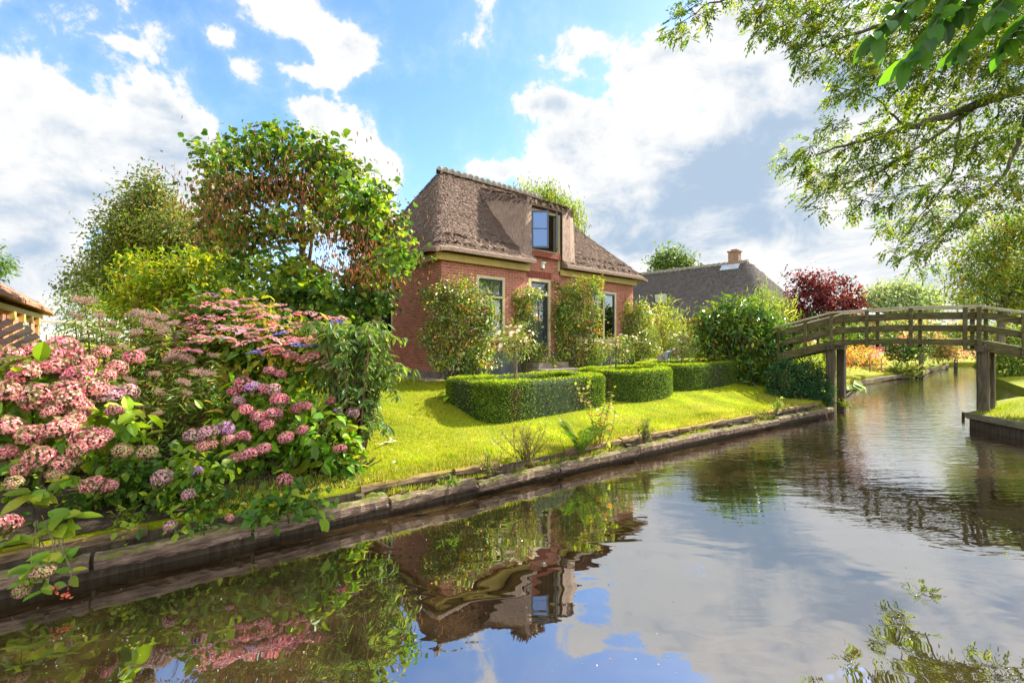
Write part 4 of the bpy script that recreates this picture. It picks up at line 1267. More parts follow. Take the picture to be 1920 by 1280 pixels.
# the big tree whose boughs hang in from the right
def overhanging_ash():
    base = np.array([13.2, 9.6, .4])
    root = plant('overhanging_ash', base, 'large tree whose leafy boughs hang over the canal from the right', 'tree')
    Y0 = 8.3
    lst = [(1265, 50, 22, 22), (1300, 25, 34, 22), (1345, -10, 40, 24), (1290, 68, 12, 12), (1430, 15, 45, 32), (1425, 60, 22, 18), (1470, 40, 40, 34), (1520, 30, 50, 40), (1500, 90, 26, 30), (1560, 70, 50, 34), (1540, 120, 40, 22),
           (1600, 110, 60, 34), (1660, 90, 60, 50), (1640, 150, 60, 28), (1720, 140, 70, 40), (1800, 120, 70, 50), (1870, 120, 70, 60), (1560, 170, 22, 16), (1590, 180, 30, 16),
           (1700, 195, 60, 26), (1770, 200, 60, 34), (1850, 190, 50, 36), (1560, 245, 40, 20), (1520, 275, 30, 24), (1600, 275, 50, 24), (1660, 250, 50, 26), (1720, 255, 55, 26),
           (1475, 300, 26, 20), (1510, 325, 40, 22), (1560, 330, 50, 26), (1540, 362, 40, 14), (1620, 320, 55, 28), (1690, 310, 60, 28), (1760, 290, 60, 34), (1830, 270, 60, 40), (1890, 260, 50, 50), (1620, 375, 45, 16), (1590, 395, 30, 10),
           (1535, 392, 16, 8), (1680, 370, 50, 22), (1740, 360, 50, 26), (1810, 350, 50, 30), (1880, 350, 50, 40), (1660, 425, 25, 16), (1700, 420, 40, 20), (1750, 410, 50, 24), (1800, 400, 40, 22), (1680, 465, 26, 18), (1720, 470, 40, 22), (1730, 500, 30, 14), (1770, 450, 30, 18), (1850, 395, 40, 22),
           (1960, 200, 70, 80), (1990, 330, 70, 70), (1950, 60, 80, 80), (2080, 250, 100, 120), (2060, 80, 120, 110), (1750, 20, 120, 60), (1880, 20, 110, 70), (1620, -20, 110, 50), (2200, 160, 130, 140), (1480, -60, 110, 50)]
    cl = []
    for (px, py, rx, ry) in lst:
        yy = Y0 + RNG.normal(0, .5) + (px - 1600) * .0006
        cl.append((P(px, py, yy), (rx/FP*yy*1.05, rx/FP*yy*.9, ry/FP*yy*1.05)))
    b = MB(); tw = MB()
    for c, r in cl:
        r = np.asarray(r)
        vol = r[0] * r[2]
        nt = max(6, int(vol * 330))
        p0, o0 = shell(c, r, nt, .12)
        d0 = unit(o0 * .5 + np.array([-.5, 0, -.35]) + rand_dirs(nt) * .7)
        tcol = pick([((.095, .16, .016), 4), ((.15, .21, .016), 4), ((.24, .27, .02), 2.5), ((.06, .11, .016), 2.5)], nt, .22)
        for i in range(nt):
            if i % 3 == 0: tw.tube([c + (p0[i] - c) * .1, (c + p0[i]) / 2 + RNG.normal(0, .03, 3), p0[i]], [.007, .005, .003], 4)
            # compound leaf: leaflets in pairs along a drooping stalk
            for q in range(2):
                d = unit(d0[i] + rand_dirs(1)[0] * .6); s = unit(np.cross(d, [0, 0, 1.0]) + 1e-3)
                Ls = RNG.uniform(.13, .22)
                tt = np.repeat([.25, .5, .75], 2); sg = np.tile([-1, 1], 3)
                pp = p0[i] + d * (tt * Ls)[:, None] - np.array([0, 0, 1]) * (tt ** 2 * .05)[:, None]
                dd = d * .55 + s * (sg * .8)[:, None] + np.array([0, 0, -.25])
                pp = np.concatenate([pp, [p0[i] + d * Ls - (0, 0, .05)]]); dd = np.concatenate([dd, [d + (0, 0, -.3)]])
                m_ = 7
                nn = np.array([0, 0, 1.0]) + rand_dirs(m_) * .5
                sz = RNG.uniform(.06, .095)
                leaves(b, pp, dd, nn, sz, sz * .42, tcol[i] * np.exp(RNG.normal(0, .15, (m_, 1))), .15)
    b.build('crown', M['leaf_thin'], root, off=base)
    t = MB(); t.merge(tw)
    fork = np.array([13.0, 9.3, 5.2])
    limb(t, base - (0, 0, .2), fork, .36, .26, .05, 7, 12)
    def path(pp, r0, r1):
        pts = np.array([q if isinstance(q, np.ndarray) else P(*q) for q in pp]); n = len(pts)
        tt = np.linspace(0, n - 1, n * 4); fine = np.stack([np.interp(tt, np.arange(n), pts[:, k]) for k in range(3)], 1)
        for _ in range(2): fine[1:-1] = (fine[:-2] + 2 * fine[1:-1] + fine[2:]) / 4
        fine[1:-1] += RNG.normal(0, .015, fine[1:-1].shape)
        t.tube(fine, np.linspace(r0, r1, len(fine)), 8)
    fpx = (2050, 150, 8.9)
    t.tube([fork, P(*fpx)], [.26, .12], 9)
    path([fpx, (1925, 165, 8.6), (1860, 185, 8.5), (1780, 215, 8.4), (1700, 240, 8.3), (1610, 265, 8.2), (1530, 290, 8.2)], .12, .012)
    path([(1830, 200, 8.5), (1780, 240, 8.3), (1720, 275, 8.2), (1640, 330, 8.1), (1560, 350, 8.1)], .035, .008)
    path([fpx, (1930, 200, 8.3), (1905, 270, 8.2), (1880, 340, 8.2), (1820, 380, 8.1), (1740, 470, 8.0), (1735, 500, 8.0)], .05, .008)
    path([(1800, 215, 8.4), (1795, 280, 8.2), (1780, 340, 8.1), (1720, 410, 8.0), (1690, 460, 8.0)], .022, .006)
    path([fpx, (1900, 60, 8.8), (1760, 30, 8.6), (1600, 60, 8.4), (1520, 100, 8.3)], .08, .01)
    path([(1760, 30, 8.6), (1600, -30, 8.4), (1450, -20, 8.3), (1340, 0, 8.3), (1275, 45, 8.3)], .04, .006)
    path([(1700, 240, 8.3), (1640, 180, 8.3), (1560, 160, 8.3)], .02, .006)
    path([fork, (2300, -40, 8.5), (2500, -160, 5.5), (2500, -260, 3.2), (2150, -200, 2.1), (1960, -130, 1.8)], .12, .012)
    # the spray of large leaves close to the lens
    nb = MB(); st = t
    sprays = [((1930, -90, 1.75), (1700, 110, 1.62)), ((1950, -50, 1.8), (1800, 85, 1.68)), ((1900, -110, 1.7), (1640, 60, 1.6)), ((2010, -30, 1.8), (1890, 75, 1.7)), ((1850, -100, 1.65), (1740, 70, 1.55)), ((1990, -100, 1.7), (1860, 30, 1.6)), ((1880, -110, 1.8), (1680, 20, 1.7)), ((1960, -110, 1.85), (1790, 20, 1.8))]
    for a, c in sprays:
        a, c = P(*a), P(*c)
        n = 10
        ts = np.linspace(.1, 1, n)
        mid = (a + c) / 2 + (0, 0, .04)
        pts = np.array([(1-t_)**2 * a + 2*t_*(1-t_) * mid + t_**2 * c for t_ in np.linspace(0, 1, 9)])
        st.tube(pts, np.linspace(.006, .002, 9), 5)
        for t_ in ts:
            q = (1-t_)**2 * a + 2*t_*(1-t_) * mid + t_**2 * c
            d = unit(c - a); s = unit(np.cross(d, [0, .3, 1.0]))
            pp = np.array([q, q, q]); dd = np.array([d * .4 + s * .8, d * .4 - s * .8, d * .8 + rand_dirs(1)[0] * .4]) + np.array([0, 0, -.55]) + RNG.normal(0, .22, (3, 3))
            nn = np.array([-.6, -.75, -.05]) + rand_dirs(3) * .55
            L_ = RNG.uniform(.085, .125, 3)
            leaves(nb, pp, dd, nn, L_, L_ * .42, pick([((.06, .155, .015), 3), ((.085, .195, .018), 3), ((.04, .105, .015), 2)], 3, .15), .12, True)
    nb.build('leaf_spray', M['leaf_thin'], root, off=base)
    t.build('trunk', M['bark'], root, smooth=True, off=base)
overhanging_ash()

# box hedges in three rings
def box_ring(label, tc, sc_, wx, wy, h, thick, nexp, group, seedoff):
    u = np.array([.764, .645]); nf = np.array([.645, -.764])
    cxy = np.array([CX, CY]) + u * tc + nf * sc_
    z0 = ground(*cxy)
    root = plant('box_hedge', (*cxy, z0), label, 'hedge', group)
    n = 140
    an = np.linspace(0, 2 * math.pi, n, endpoint=False)
    def se(a, rx, ry): return np.sign(np.cos(a)) * np.abs(np.cos(a)) ** (2 / nexp) * rx, np.sign(np.sin(a)) * np.abs(np.sin(a)) ** (2 / nexp) * ry
    ox, oy = se(an, wx, wy); ix, iy = se(an, wx - thick, wy - thick)
    def wp(a, s): return cxy + np.outer(a, u) + np.outer(s, nf)
    O, I = wp(ox, oy), wp(ix, iy)
    gz = lambda q: lawn_z(bank_v(q[:, 0], q[:, 1]))
    top = z0 + h + RNG.normal(0, .008, n)
    # rounded section from outer foot to inner foot
    sec = [(0, 0), (0.0, .5), (.0, .88), (.06, .97), (.2, 1.0), (.8, 1.0), (.94, .97), (1, .88), (1, .5), (1, 0)]
    V = []
    for f, g_ in sec:
        q = O * (1 - f) + I * f
        q = q + (O - I) * (-.04)*(1 if f < .5 else -1) 
        zb = gz(q)
        V.append(np.c_[q, zb * (1 - g_) + top * g_ - .02 * g_])
    V = np.stack(V, 1); m_ = len(sec)
    i = np.arange(n)[:, None]; k = np.arange(m_ - 1)[None, :]; i2 = (i + 1) % n
    f = np.stack([i*m_+k, i2*m_+k, i2*m_+k+1, i*m_+k+1], -1).reshape(-1, 4)
    core = MB(); core.add(V.reshape(-1, 3), [f]); core.build('core', M['hedge_core'], root, smooth=True, off=(*cxy, z0))
    # leaves over the clipped faces
    b = MB(); N = 46000
    ii = RNG.integers(0, n, N); fr = RNG.random(N); kk = RNG.choice(m_ - 1, N, p=np.array([.14, .14, .07, .06, .22, .06, .07, .12, .12])); g_ = RNG.random(N)
    A = V[ii, kk]; Bq = V[(ii + 1) % n, kk]; Cq = V[ii, kk + 1]; Dq = V[(ii + 1) % n, kk + 1]
    p = (A * (1 - fr[:, None]) + Bq * fr[:, None]) * (1 - g_[:, None]) + (Cq * (1 - fr[:, None]) + Dq * fr[:, None]) * g_[:, None]
    nr = unit(np.cross(Bq - A, Cq - A))
    nr *= np.where((nr * np.c_[p[:, :2] - (O[ii] + I[ii]) / 2, np.where(kk == 4, 1, .0)]).sum(1) < 0, -1, 1)[:, None]
    nr[kk == 4] = np.array([0, 0, 1])
    p = p + nr * (np.abs(RNG.normal(0, .012, N)) + .002)[:, None] 
    d = nr * .5 + rand_dirs(N) * .8 + np.array([0, 0, .35])
    patch = np.sin(p[:, 0] * 6 + p[:, 2] * 9) * np.sin(p[:, 1] * 7 + 1.3 * seedoff)
    c = pick([((.07, .13, .010), 4), ((.12, .18, .012), 4), ((.17, .20, .02), 2), ((.04, .085, .010), 3)], N, .2)
    c *= 1.15; c[(kk > 2) & (kk < 6)] *= np.array([2.0, 1.65, 1.0])  # sunlit look of the hedge top painted into its leaf colours
    dead = (np.sin(p[:, 0] * 3.1 + seedoff) * np.sin(p[:, 1] * 2.7) > .72) & (kk < 2) & (RNG.random(N) < .6)
    c[dead] = np.array([.20, .14, .06]) * np.exp(RNG.normal(0, .2, (dead.sum(), 1)))
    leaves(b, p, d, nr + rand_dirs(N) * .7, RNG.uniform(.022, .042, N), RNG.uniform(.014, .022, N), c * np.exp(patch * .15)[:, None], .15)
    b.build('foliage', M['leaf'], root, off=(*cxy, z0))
    return root
M['hedge_core'] = paint_mat('hedge_core', (.022, .042, .008), .95, .4, 30, .8)
grp = 'clipped box hedges in rings before the house'
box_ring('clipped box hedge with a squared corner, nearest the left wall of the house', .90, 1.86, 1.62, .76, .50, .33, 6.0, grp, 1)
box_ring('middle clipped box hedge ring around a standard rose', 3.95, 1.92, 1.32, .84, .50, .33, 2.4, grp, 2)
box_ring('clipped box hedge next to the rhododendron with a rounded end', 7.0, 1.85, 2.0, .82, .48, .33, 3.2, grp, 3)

# roses
def fl_disc(mb, p, n_, r, c, layers=2, petals=6):
    """small open flowers: rings of petals"""
    for l in range(layers):
        for k in range(petals):
            pass
def blossoms(mb, pts, nrm, r, cols_, petals=5):
    n = len(pts)
    a = unit(np.cross(nrm, rand_dirs(n))); b_ = np.cross(nrm, a)
    for k in range(petals):
        t = 2 * math.pi * k / petals
        d = a * math.cos(t) + b_ * math.sin(t) + nrm * .45
        leaves(mb, pts, d, nrm - a * math.cos(t) * .4 - b_ * math.sin(t) * .4, r, r * 1.05, cols_ * np.exp(RNG.normal(0, .06, (n, 1))), .12)

ROSE_PAL = [((.07, .13, .02), 4), ((.13, .20, .02), 5), ((.24, .27, .025), 4), ((.34, .24, .04), 1.5), ((.28, .12, .035), .6), ((.36, .38, .22), 2.5)]  # last pale tone paints whitish glints into the leaf colours
def climbing_rose(lst, Y, label, n_fl, flcol, flpx, dens=26, grp_='climbing roses on the house front'):
    Y = Y * KS; lst = [(a, b, c * 1.15, d * 1.12) for a, b, c, d in lst]; r = shrub('climbing_rose', lst, Y, ROSE_PAL, label, 'rose', dens=dens * 2.4, per=12, spread=.065, L=.058, Wd=.034, m='leaf_gloss', group=grp_, inner=.35, stems=5, flat=.45, jitY=.08, lump=.3)
    if n_fl:
        b = MB(); pts = np.array([P(px + RNG.normal(0, 3), py + RNG.normal(0, 3), Y - .35) for px, py in flpx])
        blossoms(b, pts, unit(np.tile([0, -1, .4], (len(pts), 1)) + rand_dirs(len(pts)) * .4), .028, np.tile(flcol, (len(pts), 1)), 6)
        b.build('blossom', M['petal'], r, off=r.location)
    return r
climbing_rose([(860, 545, 36, 22), (895, 570, 34, 28), (835, 570, 30, 26), (815, 555, 30, 16), (870, 600, 50, 34), (815, 625, 30, 22), (840, 640, 46, 34), (890, 640, 40, 34), (905, 600, 28, 28), (825, 672, 22, 16), (880, 675, 52, 20), (930, 590, 12, 10)], 12.0,
              'large leafy climbing rose covering the front left corner of the house', 4, (.55, .02, .06), [(865, 575), (906, 583)])
climbing_rose([(980, 560, 24, 18), (965, 585, 20, 24), (985, 590, 18, 26), (975, 620, 24, 22), (995, 615, 12, 18), (1000, 548, 18, 8), (1010, 660, 22, 16), (1020, 678, 20, 10)], 14.0,
              'climbing rose with red blossoms between window and front door', 5, (.60, .02, .04), [(1008, 582), (1008, 596), (1003, 605), (995, 620), (985, 575)])
climbing_rose([(1090, 540, 30, 18), (1100, 565, 28, 26), (1065, 560, 24, 24), (1055, 590, 26, 30), (1085, 600, 36, 32), (1060, 630, 30, 28), (1095, 640, 32, 26), (1050, 660, 26, 20), (1090, 670, 44, 16), (1115, 530, 14, 10), (1040, 535, 22, 7), (1118, 605, 10, 10), (1120, 660, 18, 14)], 15.0,
              'tall climbing rose between front door and right window', 3, (.6, .05, .05), [(1113, 621), (1108, 600), (1075, 640)])
climbing_rose([(1195, 580, 18, 18), (1180, 605, 18, 26), (1205, 610, 22, 30), (1170, 570, 12, 12), (1195, 645, 30, 28), (1215, 650, 20, 26), (1160, 600, 10, 18)], 17.4,
              'yellowing rose bush at the right corner of the house', 4, (.75, .25, .35), [(1232, 607), (1228, 655), (1213, 640), (1190, 600)])

def standard_rose(px_stem, py_foot, crown, Y, label, sticks=1):
    Y = Y * KS
    base = np.array([(px_stem - 960) / FP * Y, Y, 0]); base[2] = ground(base[0], base[1])
    root = plant('standard_rose', base, label, 'rose', 'standard roses inside the box hedges')
    cl = clumps_px(crown, Y, .85, .1)
    b = MB(); twig_foliage(b, cl, [((.10, .16, .03), 4), ((.16, .21, .04), 4), ((.30, .30, .10), 2), ((.24, .15, .04), 1)], 40, 9, .06, .048, .028, inner=.3, lump=.25)
    b.build('crown', M['leaf_gloss'], root, off=base)
    f = MB(); pts = []
    for c, r in cl:
        p, o = shell(c, np.asarray(r) * 1.02, 11, .9); k = o[:, 2] > -.15; pts.append(np.c_[p[k], o[k]])
    pts = np.concatenate(pts)
    blossoms(f, pts[:, :3], unit(pts[:, 3:] + (0, -.3, .2)), .045, np.tile((.78, .74, .66), (len(pts), 1)), 6)
    blossoms(f, pts[:, :3] + pts[:, 3:] * .01, unit(pts[:, 3:] + (0, -.3, .2)), .025, np.tile((.80, .72, .58), (len(pts), 1)), 5)
    f.build('blossom', M['petal'], root, off=base)
    s = MB(); top = np.mean([c for c, r in cl], 0)
    limb(s, base - (0, 0, .05), top, .022, .016, .04, 6, 6); [limb(s, top - (0, 0, .1), c, .01, .004) for c, r in cl]
    s.build('stem', M['stem'], root, off=base)
    if sticks:
        k = MB(); dx = -.16 if sticks > 1 else .05
        limb(k, base + (dx, -.05, -.05), top + (dx * .6, -.05, -.1), .016, .014, .01, 3, 6)
        k.build('stake', M['cane'], root, off=base)
    return root
standard_rose(966, 706, [(945, 630, 26, 20), (975, 625, 26, 20), (965, 650, 36, 22), (990, 645, 14, 14), (950, 660, 24, 18)], 10.6, 'white standard rose in the hedge nearest the house corner')
standard_rose(1149, 704, [(1150, 645, 24, 18), (1175, 640, 20, 16), (1160, 660, 32, 16), (1135, 655, 16, 12)], 13.0, 'white standard rose tied to a slanting cane in the middle hedge ring', 2)
standard_rose(1277, 690, [(1270, 635, 20, 16), (1290, 640, 18, 16), (1278, 655, 26, 16)], 16.2, 'white standard rose in the hedge beside the rhododendron')

# shrubs around the garden end
shrub('pale_shrub', [(1235, 590, 22, 26), (1255, 600, 24, 28), (1245, 630, 34, 28), (1275, 620, 20, 24), (1262, 655, 36, 20)], 16, [((.22, .25, .06), 4), ((.14, .19, .05), 3), ((.32, .32, .11), 2)], 'feathery pale green shrub between house and rhododendron', dens=7, per=18, spread=.18, L=.2, Wd=.022, m='leaf_thin', droop=-.6, inner=.3)
shrub('pale_shrub', [(1420, 565, 24, 24), (1445, 575, 28, 28), (1470, 590, 20, 26), (1430, 600, 40, 26)], 16.5, [((.20, .25, .06), 4), ((.13, .19, .05), 3), ((.30, .32, .10), 2)], 'feathery pale green shrub above the rhododendron beside the farmhouse', dens=7, per=18, spread=.18, L=.2, Wd=.024, m='leaf_thin', droop=-.6, inner=.3)
RH = [(1345, 590, 34, 22), (1385, 585, 36, 22), (1425, 605, 34, 24), (1330, 625, 36, 28), (1375, 625, 46, 32), (1425, 640, 40, 32), (1460, 640, 28, 26), (1340, 665, 36, 30), (1385, 680, 44, 34), (1430, 685, 36, 30), (1400, 710, 40, 22), (1475, 655, 22, 24), (1455, 690, 24, 22), (1350, 605, 40, 24), (1400, 595, 40, 22)]
shrub('rhododendron', RH, 13.6, [((.035, .085, .014), 4), ((.06, .125, .016), 4), ((.13, .19, .02), 3), ((.20, .24, .02), 1.5), ((.35, .13, .02), .15)], 'big rounded rhododendron with glossy leaves at the foot of the bridge', dens=24, per=11, spread=.12, L=.15, Wd=.055, m='leaf_gloss', inner=.55, lump=.3)
shrub('juniper', [(1475, 700, 30, 22), (1510, 705, 36, 24), (1490, 735, 44, 28), (1530, 735, 24, 28), (1470, 730, 24, 20), (1545, 750, 14, 14)], 12.3, [((.018, .055, .020), 4), ((.03, .08, .026), 4), ((.06, .11, .03), 1), ((.14, .11, .04), .5)], 'dark bluish green conifer shrub at the water beside the bridge piers', dens=75, per=16, spread=.06, L=.09, Wd=.026, m='needle', inner=.6, up=.2, gz=.22)
shrub('yellow_shrub', [(1500, 655, 30, 20), (1530, 660, 26, 24), (1545, 690, 18, 26)], 15.5, G_YEL, 'yellow green leafy shrub under the left bridge ramp', dens=12, per=12, spread=.13, L=.10, Wd=.05, m='leaf_thin')

# beyond the bridge
AZ = [((.44, .19, .06), 4), ((.36, .24, .06), 3), ((.52, .30, .13), 2), ((.2, .2, .04), 2), ((.46, .14, .08), 1)]
shrub('azalea', [(1590, 668, 22, 16), (1618, 665, 26, 18), (1640, 684, 22, 14), (1600, 690, 30, 14), (1658, 694, 14, 9), (1580, 685, 16, 14), (1625, 698, 20, 8)], 20.3, AZ, 'orange leaved shrub on the bank beyond the bridge posts', dens=12, per=14, spread=.14, L=.11, Wd=.06, m='leaf_thin')
shrub('far_hydrangea', [(1685, 650, 30, 20), (1712, 665, 26, 24), (1662, 650, 20, 16), (1722, 640, 30, 16), (1695, 688, 24, 16), (1715, 692, 14, 12)], 24.5, [((.03, .08, .02), 4), ((.07, .12, .02), 4), ((.46, .22, .16), 1.3)], 'dark green hydrangea behind the red and white sign', dens=9, per=14, spread=.18, L=.15, Wd=.09)
shrub('far_flowering_shrub', [(1748, 640, 26, 14), (1768, 655, 22, 18), (1750, 672, 18, 18), (1782, 668, 18, 16), (1742, 690, 12, 8), (1770, 684, 16, 8)], 29, [((.12, .16, .03), 3), ((.36, .22, .12), 2), ((.50, .28, .18), 2)], 'apricot flowering shrub leaning over the far canal bank', dens=8, per=14, spread=.2, L=.17, Wd=.10)
shrub('far_flowering_shrub', [(1800, 658, 22, 12), (1830, 662, 26, 14), (1815, 676, 22, 9), (1850, 672, 22, 10)], 35, [((.10, .16, .03), 4), ((.42, .25, .2), 1.5), ((.5, .2, .3), .8)], 'low pink flowered shrubs at the far end of the canal', dens=7, per=14, spread=.22, L=.18, Wd=.11)
shrub('far_conifer', [(1775, 655, 10, 22), (1790, 668, 9, 14)], 31, [((.05, .11, .03), 3), ((.09, .15, .03), 2)], 'small upright green shrub between the flowering shrubs on the far bank', dens=14, per=14, spread=.16, L=.14, Wd=.06)
shrub('bank_shrub', [(1870, 670, 30, 18), (1905, 680, 36, 18), (1945, 670, 50, 24), (1880, 690, 30, 10)], 21, [((.08, .15, .02), 4), ((.15, .2, .02), 4), ((.25, .25, .02), 1)], 'leafy green shrub on the right bank beyond the bridge', dens=8, per=14, spread=.17, L=.15, Wd=.07, m='leaf_thin', gz=.4)
shrub('far_hedge', [(1640, 625, 40, 16), (1700, 622, 50, 16), (1770, 625, 50, 14), (1840, 630, 60, 16), (1920, 630, 60, 20), (2000, 620, 80, 30), (1590, 628, 40, 18)], 42, [((.10, .16, .04), 3), ((.17, .2, .05), 3), ((.35, .22, .1), 1)], 'long mixed hedge far behind the bridge', 'hedge', dens=3, per=14, spread=.35, L=.3, Wd=.17, gz=.5)
shrub('far_hedge', [(1300, 640, 40, 30), (1240, 640, 40, 30), (1560, 620, 50, 20), (1500, 610, 40, 20)], 23.5, G_MID, 'green hedge in front of the farmhouse', 'hedge', dens=5, per=14, spread=.2, L=.17, Wd=.09)

def small_house(px0, px1, pyr, pye, Y, label, m='slate'):
    a = P(px0, pye, Y); c = P(px1, pye, Y); L = c[0] - a[0]; zr = P(0, pyr, Y)[2]
    h = empty('distant_house', (a[0], Y, .5), label, 'house')
    b = MB(); b.box((L/2, 2.5, (a[2]-.5)/2), (L, 5, a[2]-.5)); b.build('wall', M['brick_sill'], h)
    b = MB(); z0 = a[2]-.5; z1 = zr-.5
    V = np.array([[-.4,-.4,z0],[L+.4,-.4,z0],[L+.4,5.4,z0],[-.4,5.4,z0],[1.2,2.5,z1],[L-1.2,2.5,z1]])
    b.add(V, [np.array([[0,1,5,4],[2,3,4,5]]), np.array([[1,2,5],[3,0,4]])]); b.build('roof', M[m], h)
    w = MB(); n = max(2, int(L/2.2))
    for i in range(n): w.box((L*(i+.5)/n, -.02, z0*.6), (.8, .05, .8))
    w.build('window', M['white'], h)
M['slate'] = paint_mat('slate', (.09, .10, .13), .7, .2, 2)
small_house(1745, 1830, 600, 622, 60, 'grey roofed house far behind the bridge railing')
small_house(1610, 1650, 565, 590, 50, 'small dark roof between the red tree and the distant trees')
small_house(1672, 1715, 590, 606, 62, 'low dark roof far behind the middle of the bridge railing')

def far_bridge():
    a, c = P(1775, 640, 33.0), P(1850, 640, 31.0)
    d = (c - a)[:2]; L = np.linalg.norm(d); ang = math.atan2(d[1], d[0])
    r = empty('distant_footbridge', (a[0], a[1], 0), 'second low wooden footbridge at the far end of the canal', 'bridge', rz=ang)
    b = MB(); b.box((L/2, .4, 1.35), (L, .9, .14)); b.build('deck', M['bridge_post'], r)
    b = MB(); b.box((L/2, 0, 2.1), (L, .1, .07)); b.box((L/2, 0, 1.8), (L, .05, .12)); b.build('handrail', M['rail'], r)
    for x in np.linspace(.1, L-.1, 5):
        p = MB(); p.box((x, .02, 1.7), (.09, .09, .8)); p.build('post', M['bridge_post'], r)
    for x in (L*.22, L*.78):
        p = MB(); p.box((x, .1, .5), (.16, .16, 1.6)); p.build('pier', M['bridge_post'], r)
far_bridge()

def sign():
    c = P(1642, 660, 21.6)
    z0 = ground(*c[:2]) if False else .55
    r = empty('sign', (c[0], c[1], z0), 'tilted white sign with a red top band on the bank beyond the bridge', 'sign', rz=R(-28))
    zc = c[2] - z0
    b = MB(); b.box((0, 0, zc), (.62, .05, .56), ry=R(8)); b.build('board', M['white'], r)
    b = MB(); b.box((.025, -.03, zc + .17), (.60, .012, .19), ry=R(8)); b.build('band', M['red'], r)
    b = MB()
    for i, w in enumerate((.10, .16, .07, .12)): b.box((-.16 + i * .12, -.038, zc + .19 - i * .016), (w * .6, .004, .03), ry=R(8))
    b.build('lettering', M['white'], r)
    for x in (-.22, .22):
        b = MB(); b.beam((x, .04, -.1), (x, .04, zc), .05, .05, up=(0, 1, 0)); b.build('post', M['grey_wood'], r)
sign()
def mooring():
    for i, (px, py, top) in enumerate(((1727, 709, 662), (1719, 707, 682))):
        q = W(px, py); h = H - (top - 640) / FP * q[1]
        b = MB(); b.tube([q + (0, 0, -.5), q + (0, 0, h * .5), q + (0, 0, h - .03), q + (0, 0, h)], [(.09 - .02*i), (.09 - .02*i), (.085 - .02*i), .06], 9)
        o = b.build('mooring_post', M['bridge_post'], None, True, off=q); o.location = q
        tag(o, ['tall dark mooring post standing in the water beyond the bridge', 'short dark mooring post beside the taller one'][i], 'post', 'mooring posts beyond the bridge')
    for i, (px, py, top) in enumerate(((1806, 784, 771),)):
        q = W(px, py); h = .16
        b = MB(); b.tube([q + (0, 0, -.4), q + (0, 0, h - .02), q + (0, 0, h)], [.035, .03, .02], 7)
        o = b.build('mooring_stump', M['pile'], None, True, off=q); o.location = q
        tag(o, 'stump of a rotten post just above the water beside the quay', 'post')
mooring()

# ------------------------------------------------------------------ flower bed
def mophead(m_cols, n=480, r=.1, flat=.75, fr=.0105):
    """round hydrangea head of four-petalled florets, radius r, unit mesh"""
    b = MB()
    d = rand_dirs(n); d = d[d[:, 2] > -.55]; n = len(d)
    p = d * r * np.array([1, 1, flat]) * RNG.uniform(.86, 1.06, (n, 1))
    a = unit(np.cross(d, rand_dirs(n))); b_ = np.cross(d, a)
    c = pick(m_cols, n, .14)
    for k in range(4):
        t = math.pi / 2 * k
        dd = a * math.cos(t) + b_ * math.sin(t) + d * .3
        leaves(b, p, dd, d + rand_dirs(n) * .2, fr, fr * .95, c * np.exp(RNG.normal(0, .08, (n, 1))), .1)
    # core so that the head is closed
    q = rand_dirs(70) * r * .72 * np.array([1, 1, flat])
    leaves(b, q, rand_dirs(70), unit(q), r * .6, r * .6, pick([((.16, .14, .05), 1)], 70), .1)
    return b
PINK = [((.68, .26, .26), 4), ((.72, .42, .38), 4), ((.60, .15, .19), 2), ((.66, .50, .36), 2)]
DUSK = [((.68, .20, .28), 4), ((.56, .13, .19), 1.5), ((.72, .36, .40), 4), ((.58, .36, .28), 1.5)]
MAUVE = [((.64, .30, .38), 3), ((.58, .38, .42), 3), ((.62, .46, .40), 2), ((.48, .24, .38), 1)]
GREENISH = [((.55, .42, .26), 3), ((.42, .40, .16), 3), ((.58, .26, .24), 1.5)]
VIOLET = [((.52, .32, .62), 3), ((.60, .36, .62), 2), ((.68, .38, .56), 2)]
HEADS = {}
for nm, pal in (('pink', PINK), ('dusk', DUSK), ('mauve', MAUVE), ('green', GREENISH), ('violet', VIOLET)):
    HEADS[nm] = []
    for i in range(3):
        o = mophead(pal).build('flower_head', M['petal'])
        HEADS[nm].append(o.data); bpy.data.objects.remove(o)
def place_heads(root, lst):
    base = np.array(root.location)
    for (px, py, rpx, Y, kind) in lst:
        Y = Y * .93 - .02
        o = bpy.data.objects.new('flower_head', HEADS[kind][RNG.integers(3)])
        link(o, root)
        s = rpx / FP * Y / .105 * (.76 if kind in ('pink', 'green') else 1)
        o.location = P(px, py, Y) - base
        o.scale = (s * RNG.uniform(.9, 1.1), s, s * RNG.uniform(.95, 1.15))
        o.rotation_euler = (RNG.uniform(-.5, .1), RNG.uniform(-.3, .3), RNG.uniform(0, 6))
HYD = [((.07, .155, .012), 4), ((.125, .225, .014), 4), ((.20, .28, .015), 3), ((.28, .29, .02), 1), ((.32, .18, .04), .25)]
HYD_L = [((.10, .19, .012), 4), ((.17, .25, .014), 4), ((.24, .28, .02), 2)]
def hydrangea(lst, Y, label, pal, heads, dens=28, L=.13, Wd=.085, per=4, spread=.06, gz=None, big=True, m='leaf', flat=.8):
    r = shrub('hydrangea', lst, Y, pal, label, 'hydrangea', dens=dens, per=per, spread=spread, L=L, Wd=Wd, m=m, group='hydrangeas in the flower bed', inner=.6, big=big, flat=flat, jitY=.12, stems=4, gz=gz, lump=.28)
    place_heads(r, heads)
    return r
